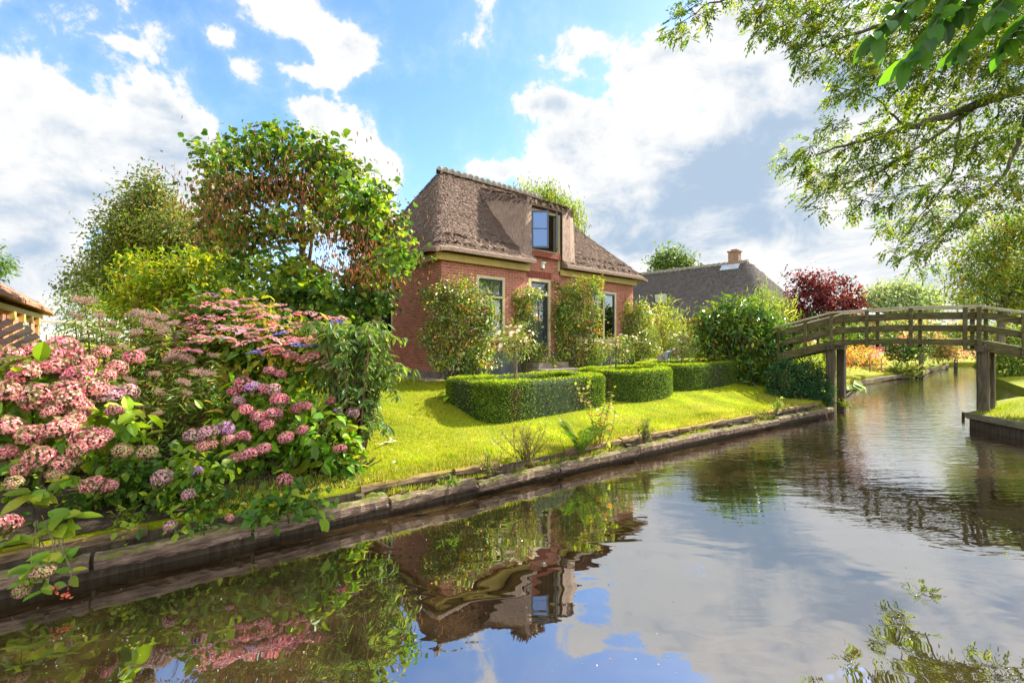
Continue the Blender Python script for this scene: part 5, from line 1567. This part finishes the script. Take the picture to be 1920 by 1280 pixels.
# by the left edge, big pink heads
hA = [(x, y, r, Y, k) for (x, y, r, Y, k) in [
    (18, 672, 34, 4.9, 'pink'), (70, 660, 30, 5.1, 'pink'), (120, 655, 30, 5.2, 'dusk'), (45, 700, 36, 4.6, 'pink'), (105, 690, 32, 4.8, 'pink'), (160, 680, 26, 4.9, 'pink'), (10, 735, 36, 4.4, 'pink'),
    (70, 745, 40, 4.3, 'pink'), (125, 735, 36, 4.45, 'pink'), (175, 728, 34, 4.6, 'pink'), (150, 765, 28, 4.4, 'pink'), (205, 742, 26, 4.7, 'mauve'), (130, 752, 34, 4.35, 'pink'),
    (14, 800, 36, 4.1, 'pink'), (62, 815, 34, 4.0, 'pink'), (112, 805, 38, 4.05, 'pink'), (165, 822, 38, 4.1, 'pink'), (190, 815, 26, 4.2, 'pink'), (75, 858, 33, 3.85, 'pink'), (120, 868, 28, 3.9, 'pink'), (105, 886, 22, 3.85, 'green'), (172, 908, 26, 3.9, 'pink'), (202, 912, 22, 4.0, 'pink'),
    (8, 985, 36, 3.5, 'pink'), (80, 1072, 24, 3.25, 'green'), (40, 1108, 18, 3.2, 'green'), (220, 690, 24, 5.0, 'pink'), (190, 660, 22, 5.2, 'pink'), (230, 845, 22, 4.1, 'green'), (275, 848, 24, 4.2, 'green'),
    (100, 772, 24, 4.25, 'pink'), (200, 705, 22, 4.8, 'pink'), (145, 705, 24, 4.7, 'dusk'), (215, 770, 20, 4.5, 'pink'), (240, 735, 20, 4.8, 'mauve'), (140, 785, 22, 4.2, 'pink'), (10, 850, 28, 3.9, 'pink'), (145, 845, 22, 3.95, 'pink'), (40, 880, 22, 3.75, 'pink'), (250, 670, 18, 5.2, 'dusk'), (95, 665, 22, 5.0, 'dusk'), (25, 905, 20, 3.65, 'green')]]
hydrangea([(40, 740, 70, 60), (130, 740, 70, 50), (20, 830, 70, 55), (110, 840, 70, 55), (190, 800, 60, 55), (30, 920, 55, 50), (-60, 800, 80, 120), (120, 920, 50, 40)], 4.5, 'hydrangea with large pale pink heads at the left edge of the bed', HYD_L, hA, dens=32, L=.16, Wd=.095, per=4)
# trailing foreground shoots
def trailing():
    base = P(60, 1000, 3.6); base[2] = ground(base[0], base[1])
    r = plant('hydrangea', base, 'hydrangea shoot with big lit leaves trailing over the beam into the water, lower left', 'hydrangea', 'hydrangeas in the flower bed')
    b = MB(); s = MB()
    for (px, py, Y, n) in ((60, 930, 3.75, 9), (130, 900, 3.9, 7), (100, 990, 3.55, 8), (130, 970, 3.6, 7), (40, 870, 3.9, 8), (150, 850, 4.0, 7), (60, 1060, 3.3, 7), (90, 1040, 3.35, 7), (120, 1050, 3.35, 6), (20, 1010, 3.5, 6), (90, 1095, 3.2, 4), (55, 1085, 3.25, 5), (130, 1080, 3.3, 3)):
        q = P(px, py, Y); t = np.arange(n) * 2.4 + RNG.random() * 6
        d = np.c_[np.cos(t), np.sin(t) * .6 - .3, RNG.normal(-.1, .25, n)]
        nn = np.c_[np.cos(t) * -.2, np.full(n, -.55), np.full(n, .8)] + rand_dirs(n) * .25
        L_ = RNG.uniform(.12, .21, n) * (1 if py < 1030 else .65)
        leaves(b, np.tile(q, (n, 1)) + RNG.normal(0, .02, (n, 3)), d, nn, L_, L_ * .55, pick(HYD_L, n, .15), .12, True)
        limb(s, P(px * .5 + 40, 975, Y + .3), q, .005, .003, .15, 6, 5)
    # looping bare stem with red tips
    pts = np.array([P(110, 1010, 3.45), P(120, 1040, 3.35), P(135, 1070, 3.25), P(130, 1095, 3.2), P(108, 1105, 3.2), P(98, 1110, 3.2)])
    s.tube(pts, [.009, .008, .007, .005, .004, .004], 6)
    n = 26; k = RNG.integers(0, 2, n); cc = np.array([P(100, 1105, 3.2), P(128, 1115, 3.2)])[k]
    leaves(b, cc + RNG.normal(0, .018, (n, 3)), rand_dirs(n), rand_dirs(n), .03, .02, pick([((.60, .06, .08), 1), ((.55, .18, .08), 1)], n))
    b.build('foliage', M['leaf'], r, off=base); s.build('stem', M['stem'], r, off=base)
trailing()
hB = [(507, 696, 13, 5.7, 'dusk'), (526, 701, 11, 5.7, 'dusk'), (456, 721, 18, 5.4, 'dusk'), (474, 728, 15, 5.35, 'violet'), (497, 731, 15, 5.4, 'dusk'), (513, 730, 14, 5.4, 'mauve'), (524, 750, 17, 5.3, 'dusk'), (447, 752, 13, 5.3, 'mauve'), (462, 768, 14, 5.2, 'dusk'), (487, 783, 17, 5.15, 'dusk'),
      (513, 778, 16, 5.2, 'dusk'), (501, 796, 14, 5.1, 'dusk'), (423, 803, 16, 4.95, 'violet'), (429, 825, 17, 4.85, 'pink'), (456, 819, 14, 4.95, 'dusk'), (390, 812, 19, 4.8, 'mauve'), (397, 834, 15, 4.75, 'pink'), (440, 858, 16, 4.7, 'pink'), (466, 852, 17, 4.75, 'dusk'), (493, 842, 15, 4.85, 'dusk'),
      (558, 764, 14, 5.4, 'dusk'), (573, 762, 13, 5.4, 'dusk'), (618, 751, 12, 5.8, 'dusk'), (567, 806, 12, 5.15, 'dusk'), (536, 820, 14, 5.0, 'dusk'), (534, 899, 15, 4.75, 'dusk'), (638, 841, 12, 5.3, 'dusk'), (661, 775, 13, 5.8, 'mauve'), (634, 770, 9, 5.7, 'violet'), (642, 795, 10, 5.6, 'violet'),
      (363, 818, 18, 4.75, 'mauve'), (381, 836, 18, 4.7, 'pink'), (304, 896, 19, 4.2, 'mauve'), (368, 883, 12, 4.4, 'violet'), (354, 927, 14, 4.25, 'mauve'), (431, 970, 11, 4.25, 'pink'), (320, 985, 12, 4.05, 'mauve'), (440, 735, 13, 5.4, 'dusk')]
hydrangea([(450, 780, 60, 50), (520, 770, 60, 50), (590, 800, 55, 55), (420, 850, 60, 50), (500, 860, 65, 50), (570, 870, 50, 45), (450, 920, 60, 40), (530, 930, 50, 30), (640, 840, 36, 50), (380, 900, 40, 40), (600, 910, 36, 26)], 5.2, 'leafy green hydrangea with rose pink heads in the middle of the bed', HYD, hB, dens=60, L=.115, Wd=.062, per=4)
# back: lacecaps climbing to the top
def lacecap_head(root, p, r, c, n):
    pass
def lacecap():
    lst = [(400, 590, 60, 40), (460, 600, 60, 36), (520, 625, 60, 36), (340, 600, 44, 32), (440, 650, 80, 50), (530, 670, 70, 50), (590, 670, 60, 50), (370, 650, 70, 50), (300, 630, 50, 40), (480, 700, 80, 40), (420, 620, 80, 50), (500, 650, 80, 50), (350, 690, 60, 40), (570, 650, 60, 40)]
    r = shrub('lacecap_hydrangea', lst, 6.5, [((.06, .12, .014), 3), ((.13, .19, .015), 3), ((.24, .24, .02), 2), ((.28, .20, .04), 1)], 'tall hydrangea with flat pink flower clusters at the back of the bed', 'hydrangea', dens=46, per=5, spread=.07, L=.12, Wd=.06, m='leaf', inner=.6, big=True, flat=.7, stems=4, lump=.28)
    base = np.array(r.location)
    spots = []
    for x in np.linspace(335, 620, 15):
        y0 = 543 + abs(x - 410) * .26 if x > 410 else 543 + abs(x - 410) * .55
        for j in range(6): spots.append((x + RNG.normal(0, 7), y0 + j * 17 + RNG.normal(0, 4), 6.75 - .2 * j))
    meshes = []
    for pal in ([((.62, .24, .24), 3), ((.66, .36, .32), 3), ((.52, .15, .20), 2)], [((.60, .26, .28), 3), ((.5, .32, .30), 2), ((.40, .26, .45), 1)], [((.14, .17, .52), 3), ((.32, .24, .52), 2)]):
        b = MB(); n = 46
        a = RNG.uniform(0, 6.28, n); rr = np.sqrt(RNG.random(n)) * .13
        p = np.c_[rr * np.cos(a), rr * np.sin(a), -rr ** 2 * 2.2 + RNG.normal(0, .008, n)]
        nn = unit(np.c_[p[:, :2] * 2, np.ones(n)] + rand_dirs(n) * .3)
        blossoms(b, p, nn, .022, pick(pal, n, .15), 4)
        o = b.build('flower_cluster', M['petal']); meshes.append(o.data); bpy.data.objects.remove(o)
    for x, y, Y in spots:
        blue = (x > 470 and RNG.random() < .08)
        o = bpy.data.objects.new('flower_cluster', meshes[2 if blue else RNG.integers(2)]); link(o, r)
        Y = Y - .28
        o.location = P(x, y, Y) - base; s = RNG.uniform(.6, 1.05); o.scale = (s, s, s); o.rotation_euler = (RNG.uniform(-.2, .45), RNG.uniform(-.2, .2), RNG.uniform(0, 6))
lacecap()
# hemp agrimony: tall stems, narrow leaves, fluffy brown heads
def agrimony():
    base = P(280, 700, 5.4); base[2] = ground(base[0], base[1])
    r = plant('hemp_agrimony', base, 'tall hemp agrimony with fluffy brownish seed heads and narrow leaves', 'plant')
    tops = [(158, 562, 5.6, 1.5), (140, 590, 5.5, .8), (185, 592, 5.5, .8), (270, 588, 5.9, 1.5), (300, 592, 5.9, 1.2), (245, 590, 5.9, .9), (285, 606, 5.8, 1.5), (325, 605, 5.8, .9), (256, 622, 5.6, .9), (305, 620, 5.6, .9), (388, 612, 6.2, 1.3), (356, 620, 6.0, .7), (330, 634, 5.8, .7), (375, 640, 6.0, .8), (338, 668, 5.4, 1.5), (320, 672, 5.4, .9), (350, 674, 5.4, 1.0), (376, 697, 5.2, 1.2), (395, 700, 5.2, .7), (290, 700, 5.1, .8), (245, 712, 5.0, .8), (345, 715, 5.0, .9), (292, 775, 4.8, .8), (300, 735, 4.9, .7), (350, 735, 5.0, .7), (265, 760, 4.8, .6), (215, 625, 5.5, .8), (230, 650, 5.4, .7), (270, 655, 5.4, .7), (400, 665, 5.6, .8), (205, 640, 5.5, .6), (208, 605, 5.6, .7), (440, 760, 5.2, .8), (452, 750, 5.2, .6)]
    b = MB(); s = MB(); fl = []
    bb = MB(); n = 420
    p = rand_dirs(n) * np.array([1, 1, .75]) * (RNG.random((n, 1)) ** .4) * .055
    q = RNG.integers(0, 6, n); off = np.array([[math.cos(k * 1.05) * .07, math.sin(k * 1.05) * .07, RNG.uniform(-.035, .04)] for k in range(6)])
    leaves(bb, p + off[q], unit(p + (0, 0, .05)) + rand_dirs(n) * .5, rand_dirs(n), .022, .012, pick([((.33, .23, .18), 3), ((.42, .31, .24), 3), ((.25, .16, .13), 2)], n, .15), .2)
    o = bb.build('seed_head', M['petal']); me = o.data; bpy.data.objects.remove(o)
    for (px, py, Y, sc_) in tops:
        e = P(px, py, Y)
        a = base + np.array([(e[0] - base[0]) * .75, (e[1] - base[1]) * .8, 0])
        pts = limb(s, a, e, .010, .006, .05, 9, 5)
        o = bpy.data.objects.new('seed_head', me); link(o, r); o.location = e - base; o.scale = [sc_ * .72] * 3; o.rotation_euler = (RNG.normal(0, .2), RNG.normal(0, .2), RNG.uniform(0, 6))
        ln = np.linalg.norm(e - a)
        for t in np.arange(.25, .97, .05 / max(ln, .5)):
            c = a + (e - a) * t
            k = 8; an = RNG.uniform(0, 6.28, k)
            d = np.c_[np.cos(an), np.sin(an), RNG.uniform(-.7, .45, k)]
            leaves(b, c + RNG.normal(0, .035, (k, 3)), d, np.array([0, 0, 1.0]) + rand_dirs(k) * .5, RNG.uniform(.09, .17, k), .026, pick([((.10, .16, .03), 4), ((.15, .19, .035), 3), ((.20, .085, .045), .9), ((.28, .26, .06), .9)], k, .2))
    b.build('foliage', M['leaf'], r, off=base); s.build('stem', M['stem_red'], r, off=base)
M['stem_red'] = paint_mat('stem_red', (.13, .06, .04), .8, .3, 9)
agrimony()
# drooping narrow-leaved shrub at the end of the bed
def buddleia():
    base = P(660, 800, 5.7); base[2] = ground(base[0], base[1])
    r = plant('buddleia', base, 'drooping shrub with long narrow grey green leaves where bed meets lawn', 'shrub')
    b = MB(); s = MB()
    for i in range(62):
        px = RNG.uniform(585, 728); top = 600 + max(0, (px - 690)) * 2.0 + RNG.uniform(0, 60) * (1 if RNG.random() < .6 else 3)
        Y = 5.8 + RNG.normal(0, .3)
        e = P(px, top, Y); a = base + np.array([(e[0] - base[0]) * .35, (e[1] - base[1]) * .35, .02])
        mid = (a + e) / 2 + (0, 0, .12)
        tip = e + np.array([RNG.normal(.10, .16), RNG.normal(-.08, .12), -RNG.uniform(-.05, .25)])
        ctrl = np.array([a, mid, e, tip]); tt = np.linspace(0, 3, 16)
        pts = np.stack([np.interp(tt, range(4), ctrl[:, k]) for k in range(3)], 1)
        pts[1:-1] = (pts[:-2] + 2 * pts[1:-1] + pts[2:]) / 4
        s.tube(pts, np.linspace(.011, .003, 16), 5)
        for q in pts[4:]:
            k = 4; an = RNG.uniform(0, 6.28, k)
            d = np.c_[np.cos(an), np.sin(an), RNG.uniform(-1.3, .1, k)]
            leaves(b, q + RNG.normal(0, .02, (k, 3)), d, np.array([0, -.2, 1.0]) + rand_dirs(k) * .4, RNG.uniform(.09, .17, k), RNG.uniform(.030, .048, k), pick([((.08, .15, .035), 4), ((.13, .20, .045), 4), ((.20, .26, .07), 2)], k, .15), .2, True, .25)
    b.build('foliage', M['leaf_thin'], r, off=base); s.build('stem', M['stem_red'], r, off=base)
buddleia()
shrub('bed_undergrowth', [(230, 930, 60, 36), (290, 920, 50, 40), (340, 920, 40, 40), (180, 950, 50, 36), (400, 950, 40, 34), (80, 960, 50, 40), (250, 880, 60, 40), (330, 870, 50, 40), (450, 960, 40, 26), (510, 950, 40, 26), (570, 940, 40, 26), (380, 880, 40, 40)], 4.25, [((.05, .11, .012), 4), ((.09, .16, .012), 4), ((.16, .22, .015), 3)], 'low leafy ground plants under the hydrangeas along the timber edge', 'plant', dens=75, per=5, spread=.06, L=.075, Wd=.05, inner=.5, big=True, stems=0)
shrub('bed_edge_plants', [(30, 975, 40, 26), (100, 975, 40, 24), (165, 985, 36, 22), (230, 990, 40, 20), (300, 975, 40, 20), (360, 970, 30, 20)], 3.86, [((.05, .11, .012), 4), ((.09, .16, .012), 4), ((.16, .22, .015), 3), ((.25, .22, .03), .6)], 'low green plants creeping over the back plank at the lower left', 'plant', dens=90, per=5, spread=.05, L=.06, Wd=.04, inner=.4, big=True, stems=0)
shrub('lawn_edge_weeds', [(650, 905, 36, 22), (690, 900, 36, 22), (620, 920, 26, 22), (700, 925, 26, 18), (660, 880, 30, 18)], 5.35, [((.10, .16, .03), 4), ((.20, .22, .05), 3), ((.28, .24, .09), 2), ((.3, .18, .2), .4)], 'straggly weeds and seed grass where the flower bed ends at the lawn', 'plant', dens=45, per=9, spread=.05, L=.055, Wd=.014, inner=.2, m='leaf_thin', droop=-.2)

# ------------------------------------------------------------------ ferns and small plants along the timber edge
def fern(px, py, label, n=11, L=.42, up=.9, pal=None, k=None, hang=False, group='plants growing out of the timber edge'):
    q = W(px, py, .2); base = np.array([q[0], q[1], .2])
    r = plant('fern', base, label, 'fern', group)
    b = MB(); s = MB()
    pal = pal or [((.07, .15, .014), 3), ((.12, .21, .016), 3)]
    for i in range(n):
        a = RNG.uniform(0, 6.28); out = np.array([math.cos(a), math.sin(a) * .8 - .3, 0])
        L_ = L * RNG.uniform(.7, 1.1); m_ = 26
        t = np.linspace(.05, 1, m_)[:, None]
        if hang: c = base + out * L_ * t * .7 + np.array([0, 0, 1]) * (up * L_ * (t * .5 - 1.0 * t ** 2))
        else: c = base + out * L_ * t * .75 + np.array([0, 0, 1]) * (up * L_ * (t * 1.5 - .75 * t ** 2))
        d = unit(np.gradient(c, axis=0)); sd = unit(np.cross(d, [0, 0, 1.0]) + 1e-4); nn = np.cross(sd, d)
        w = (.19 * L_ * np.sin(np.clip(t.ravel() * 1.05, 0, 1) * math.pi * .9 + .25))
        cc = pick(pal, 1, .15) * np.ones((m_, 3))
        for sg in (-1, 1):
            leaves(b, c, sd * sg + d * .35, nn + rand_dirs(m_) * .15, w, .030 * L_, cc * np.exp(RNG.normal(0, .1, (m_, 1))), .1)
        s.tube(c[::3], np.linspace(.004, .0015, len(c[::3])), 4)
    b.build('frond', M['leaf_thin'], r, off=base); s.build('stem', M['stem'], r, off=base)
def weed(px, py, h, label, pal, n=9, leafL=.06, leafW=.025, spread=.12, m='leaf_thin', cat='plant', dens=14, flower=None, z=.28, name='wild_plant'):
    q = W(px, py, z); base = np.array([q[0], q[1], z])
    r = plant(name, base, label, cat, 'plants growing out of the timber edge')
    b = MB(); s = MB()
    for i in range(n):
        e = base + np.array([RNG.normal(0, spread), RNG.normal(0, spread), h * RNG.uniform(.55, 1.05)])
        a = base + RNG.normal(0, .05, 3) * (1, 1, 0)
        pts = limb(s, a, e, .006, .002, .12, 7, 4)
        tt = RNG.uniform(.1, 1, dens); c = np.stack([np.interp(tt * 6, range(7), pts[:, k]) for k in range(3)], 1)
        d = rand_dirs(dens) * (1, 1, .5) + (0, 0, .25)
        f = RNG.uniform(.6, 1.2, dens)
        leaves(b, c, d, np.array([0, 0, 1.0]) + rand_dirs(dens) * .5, leafL * f, leafW * f, pick(pal, dens, .18))
    if flower:
        k = 14; p = base + np.c_[RNG.normal(0, spread, (k, 2)), RNG.uniform(.3, .9, k) * h]
        blossoms(b, p, unit(rand_dirs(k) + (0, -1, .3)), .014, np.tile(flower, (k, 1)), 5)
    b.build('foliage', M[m], r, off=base); s.build('stem', M['stem'], r, off=base)
WP = [((.10, .16, .02), 3), ((.18, .22, .02), 3), ((.28, .18, .05), 1)]
fern(395, 985, 'grey green fern hanging over the beam below the hydrangeas', 9, .36, .8, [((.10, .19, .05), 2), ((.15, .24, .08), 2)], hang=True)
fern(1090, 852, 'tall upright fern at the lawn edge', 15, .62, 1.0)
fern(1118, 842, 'small yellowing fern drooping below the upright fern', 9, .3, .8, [((.22, .24, .03), 2), ((.33, .24, .05), 1)], hang=True)
fern(560, 935, 'bright fern fronds over the timber below the hydrangeas', 9, .32, .9, [((.14, .22, .014), 2), ((.2, .25, .014), 1)])
fern(1000, 866, 'drooping brown and yellow fern tuft hanging to the water', 16, .34, 1.0, [((.25, .13, .035), 2), ((.14, .17, .02), 2), ((.22, .22, .02), 1)], hang=True)
fern(705, 925, 'yellow green fern hanging over the beam at the end of the bed', 9, .3, .9, [((.16, .23, .014), 2), ((.24, .25, .02), 1)], hang=True)
weed(988, 865, .52, 'bushy brownish wild plant with thin stems at the lawn edge', [((.16, .15, .03), 3), ((.22, .14, .05), 2), ((.09, .13, .02), 2)], 30, .05, .014, .17, dens=34)
weed(1125, 835, .98, 'young sapling with yellow and reddish leaves above the fern', [((.18, .24, .03), 3), ((.28, .30, .06), 3), ((.38, .14, .06), 1)], 10, .085, .055, .15, dens=22)
weed(1212, 828, .40, 'dense small green bush growing between the planks', [((.10, .15, .02), 3), ((.17, .18, .02), 3), ((.06, .10, .02), 2)], 20, .045, .014, .09, dens=30)
weed(915, 885, .24, 'small plant with pinkish flowers on the planks', WP, 14, .04, .016, .09, dens=16, flower=(.55, .30, .36))
weed(1455, 775, .36, 'light green seedling with small round leaves beside the conifer shrub', [((.18, .25, .05), 3), ((.28, .32, .12), 2)], 8, .06, .045, .11, dens=16)
weed(1430, 785, .2, 'low tuft of weeds on the plank near the conifer shrub', WP, 14, .05, .02, .14, dens=12)
weed(1585, 765, .28, 'straggling weeds around the back bridge pier', WP, 12, .06, .03, .13, dens=14, z=.1)
weed(240, 985, .16, 'small yellow green rosette plant on the timber edge', [((.25, .29, .04), 3), ((.16, .23, .02), 2)], 12, .07, .022, .06, dens=9)
weed(850, 910, .12, 'tiny bright green fern seedlings between beam and plank', [((.10, .2, .015), 1)], 10, .06, .02, .1, dens=9)
weed(505, 985, .12, 'small trefoil leaves hanging on the beam', [((.14, .23, .015), 1)], 10, .05, .035, .1, dens=9)
weed(575, 965, .14, 'bright green seedlings on the beam under the hydrangea', [((.14, .23, .015), 1)], 10, .05, .035, .12, dens=9, z=.24)

# giant-leaved plant and ferns on the far bank
def big_leaf_plant(px, py, label, n=9, s_=.5, z=.15):
    q = W(px, py, z); base = np.array([q[0], q[1], z])
    r = plant('broad_leaf_plant', base, label, 'plant')
    b = MB(); st = MB()
    a = RNG.uniform(0, 6.28, n); tip = base + np.c_[np.cos(a) * s_ * .6, np.sin(a) * s_ * .6, RNG.uniform(.4, 1.0, n) * s_]
    for e in tip: limb(st, base, e, .012, .006, .08, 5, 5)
    leaves(b, tip, np.c_[np.cos(a), np.sin(a), np.full(n, -.35)], np.tile([0, -.2, 1.0], (n, 1)) + rand_dirs(n) * .3, s_ * .8, s_ * .6, pick([((.14, .23, .015), 2), ((.2, .27, .02), 2)], n, .15), .1, True)
    b.build('leaf', M['needle'], r, off=base); st.build('stem', M['stem'], r, off=base)
big_leaf_plant(1586, 738, 'bright broad leaved plant at the water behind the bridge piers', 22, .42)
shrub('fern_clump', [(1698, 699, 20, 12), (1716, 701, 14, 9), (1684, 701, 12, 8)], 23.3, [((.16, .21, .05), 2), ((.24, .27, .08), 2)], 'large pale fern clump on the far bank below the dark hydrangea', 'fern', dens=12, per=14, spread=.12, L=.32, Wd=.045, m='leaf_thin', droop=-.5, inner=.2, gz=.2)
big_leaf_plant(848, 752, 'small blue green plant at the foot of the left hedge', 8, .2, ground(*G(848, 752)[:2]))

# ------------------------------------------------------------------ person in the garden behind the hedge
def person():
    base = P(1243, 672, 15); gz = ground(base[0], base[1])
    root = empty('person', (base[0], base[1], gz), 'person in a blue grey shirt bending low in the garden behind the hedge', 'person', rz=R(200))
    V = [(0, 0, .28), (0, .16, .40), (0, .34, .47), (0, .46, .49), (0, .55, .50),   # pelvis, waist, chest, neck base, neck
         (.17, .38, .47), (.23, .45, .26), (.20, .56, .05), (-.17, .38, .47), (-.23, .45, .26), (-.20, .56, .05),
         (.11, -.02, .24), (.14, .28, .10), (.13, -.10, .05), (-.11, -.02, .24), (-.14, .28, .10), (-.13, -.10, .05), (.13, -.26, .04), (-.13, -.26, .04)]
    E = [(0,1),(1,2),(2,3),(3,4),(2,5),(5,6),(6,7),(2,8),(8,9),(9,10),(0,11),(11,12),(12,13),(0,14),(14,15),(15,16),(13,17),(16,18)]
    Rr = [.13,.125,.13,.06,.052,.062,.045,.03,.062,.045,.03,.10,.06,.045,.10,.06,.045,.035,.035]
    for h0, sx in ((7, 1), (10, -1)):
        hx, hy, hz = V[h0]
        for i, (dx, dl) in enumerate(((-.03, .06), (-.012, .08), (.006, .085), (.024, .075), (.045, .045))):
            V.append((hx + dx * sx, hy + dl, hz - .03)); E.append((h0, len(V) - 1)); Rr.append(.009)
    me = bpy.data.meshes.new('person_body'); me.from_pydata(V, E, [])
    o = bpy.data.objects.new('body', me); link(o, root); me.materials.append(M['shirt'])
    sk = o.modifiers.new('skin', 'SKIN'); o.modifiers.new('sub', 'SUBSURF').levels = 1
    for i, sv in enumerate(me.skin_vertices[0].data): sv.radius = (Rr[i], Rr[i]); sv.use_root = (i == 0)
    def ball(c, r, sy=1.0, sz=1.15, n=14):
        th = np.linspace(0, math.pi, n); ph = np.linspace(0, 2*math.pi, n*2, endpoint=False)
        T, Ph = np.meshgrid(th, ph, indexing='ij')
        Vv = np.stack([r*np.sin(T)*np.cos(Ph), r*sy*np.sin(T)*np.sin(Ph), r*sz*np.cos(T)], -1).reshape(-1, 3) + c
        m_ = n*2; f = [[i*m_+k, i*m_+(k+1) % m_, (i+1)*m_+(k+1) % m_, (i+1)*m_+k] for i in range(n-1) for k in range(m_)]
        return Vv, np.array(f)
    b = MB(); v, f = ball((0, .66, .50), .10, 1.1, 1.1); b.add(v, [f]); b.box((0, .775, .49), (.03, .04, .04)); 
    for sx in (-1, 1): b.box((.10 * sx, .66, .50), (.02, .05, .06))
    b.build('head', M['skin'], root, True)
    b = MB(); v, f = ball((0, .635, .53), .108, 1.1, 1.0); b.add(v, [f]); b.build('hair', M['hair'], root, True)
person()

# ------------------------------------------------------------------ bits floating on the water, petals on the lawn
def litter():
    b = MB(); n = 150
    px = RNG.uniform(20, 1300, n); py = RNG.uniform(960, 1270, n)
    pts = np.array([W(a, c, .004) for a, c in zip(px, py)]); v = bank_v(pts[:, 0], pts[:, 1]); pts = pts[v < -.1]; n = len(pts)
    an = RNG.uniform(0, 6.28, n); s = np.abs(RNG.normal(.003, .003, n)) + .002
    leaves(b, pts, np.c_[np.cos(an), np.sin(an), np.zeros(n)], np.tile([0, 0, 1.0], (n, 1)), s * 1.8, s, pick([((.60, .56, .46), 4), ((.4, .36, .06), 2), ((.5, .2, .08), 1)], n), .02, droop=0)
    o = b.build('floating_petals', M['petal']); tag(o, 'tiny petals and leaf scraps floating on the dark water', 'petals', kind='stuff')
    b = MB(); n = 150
    q = [G(RNG.uniform(700, 1250), RNG.uniform(745, 850)) for _ in range(n)]
    pts = np.array(q) + (0, 0, .035); v = bank_v(pts[:, 0], pts[:, 1]); pts = pts[(v > .5) & (v < 4)]; n = len(pts)
    an = RNG.uniform(0, 6.28, n)
    leaves(b, pts, np.c_[np.cos(an), np.sin(an), np.zeros(n)], np.tile([0, 0, 1.0], (n, 1)), .03, .022, pick([((.7, .66, .55), 3), ((.35, .25, .08), 1)], n), .1)
    for px, py in ((711, 838), (735, 831), (728, 834), (741, 870)):
        p = G(px, py) + (0, 0, .04); leaves(b, np.tile(p, (3, 1)), rand_dirs(3) * (1, 1, .2), np.tile([0, 0, 1.0], (3, 1)), .075, .04, np.tile((.75, .72, .66), (3, 1)), .2)
    o = b.build('fallen_petals', M['petal']); tag(o, 'white fallen petals lying on the lawn', 'petals', kind='stuff')
litter()
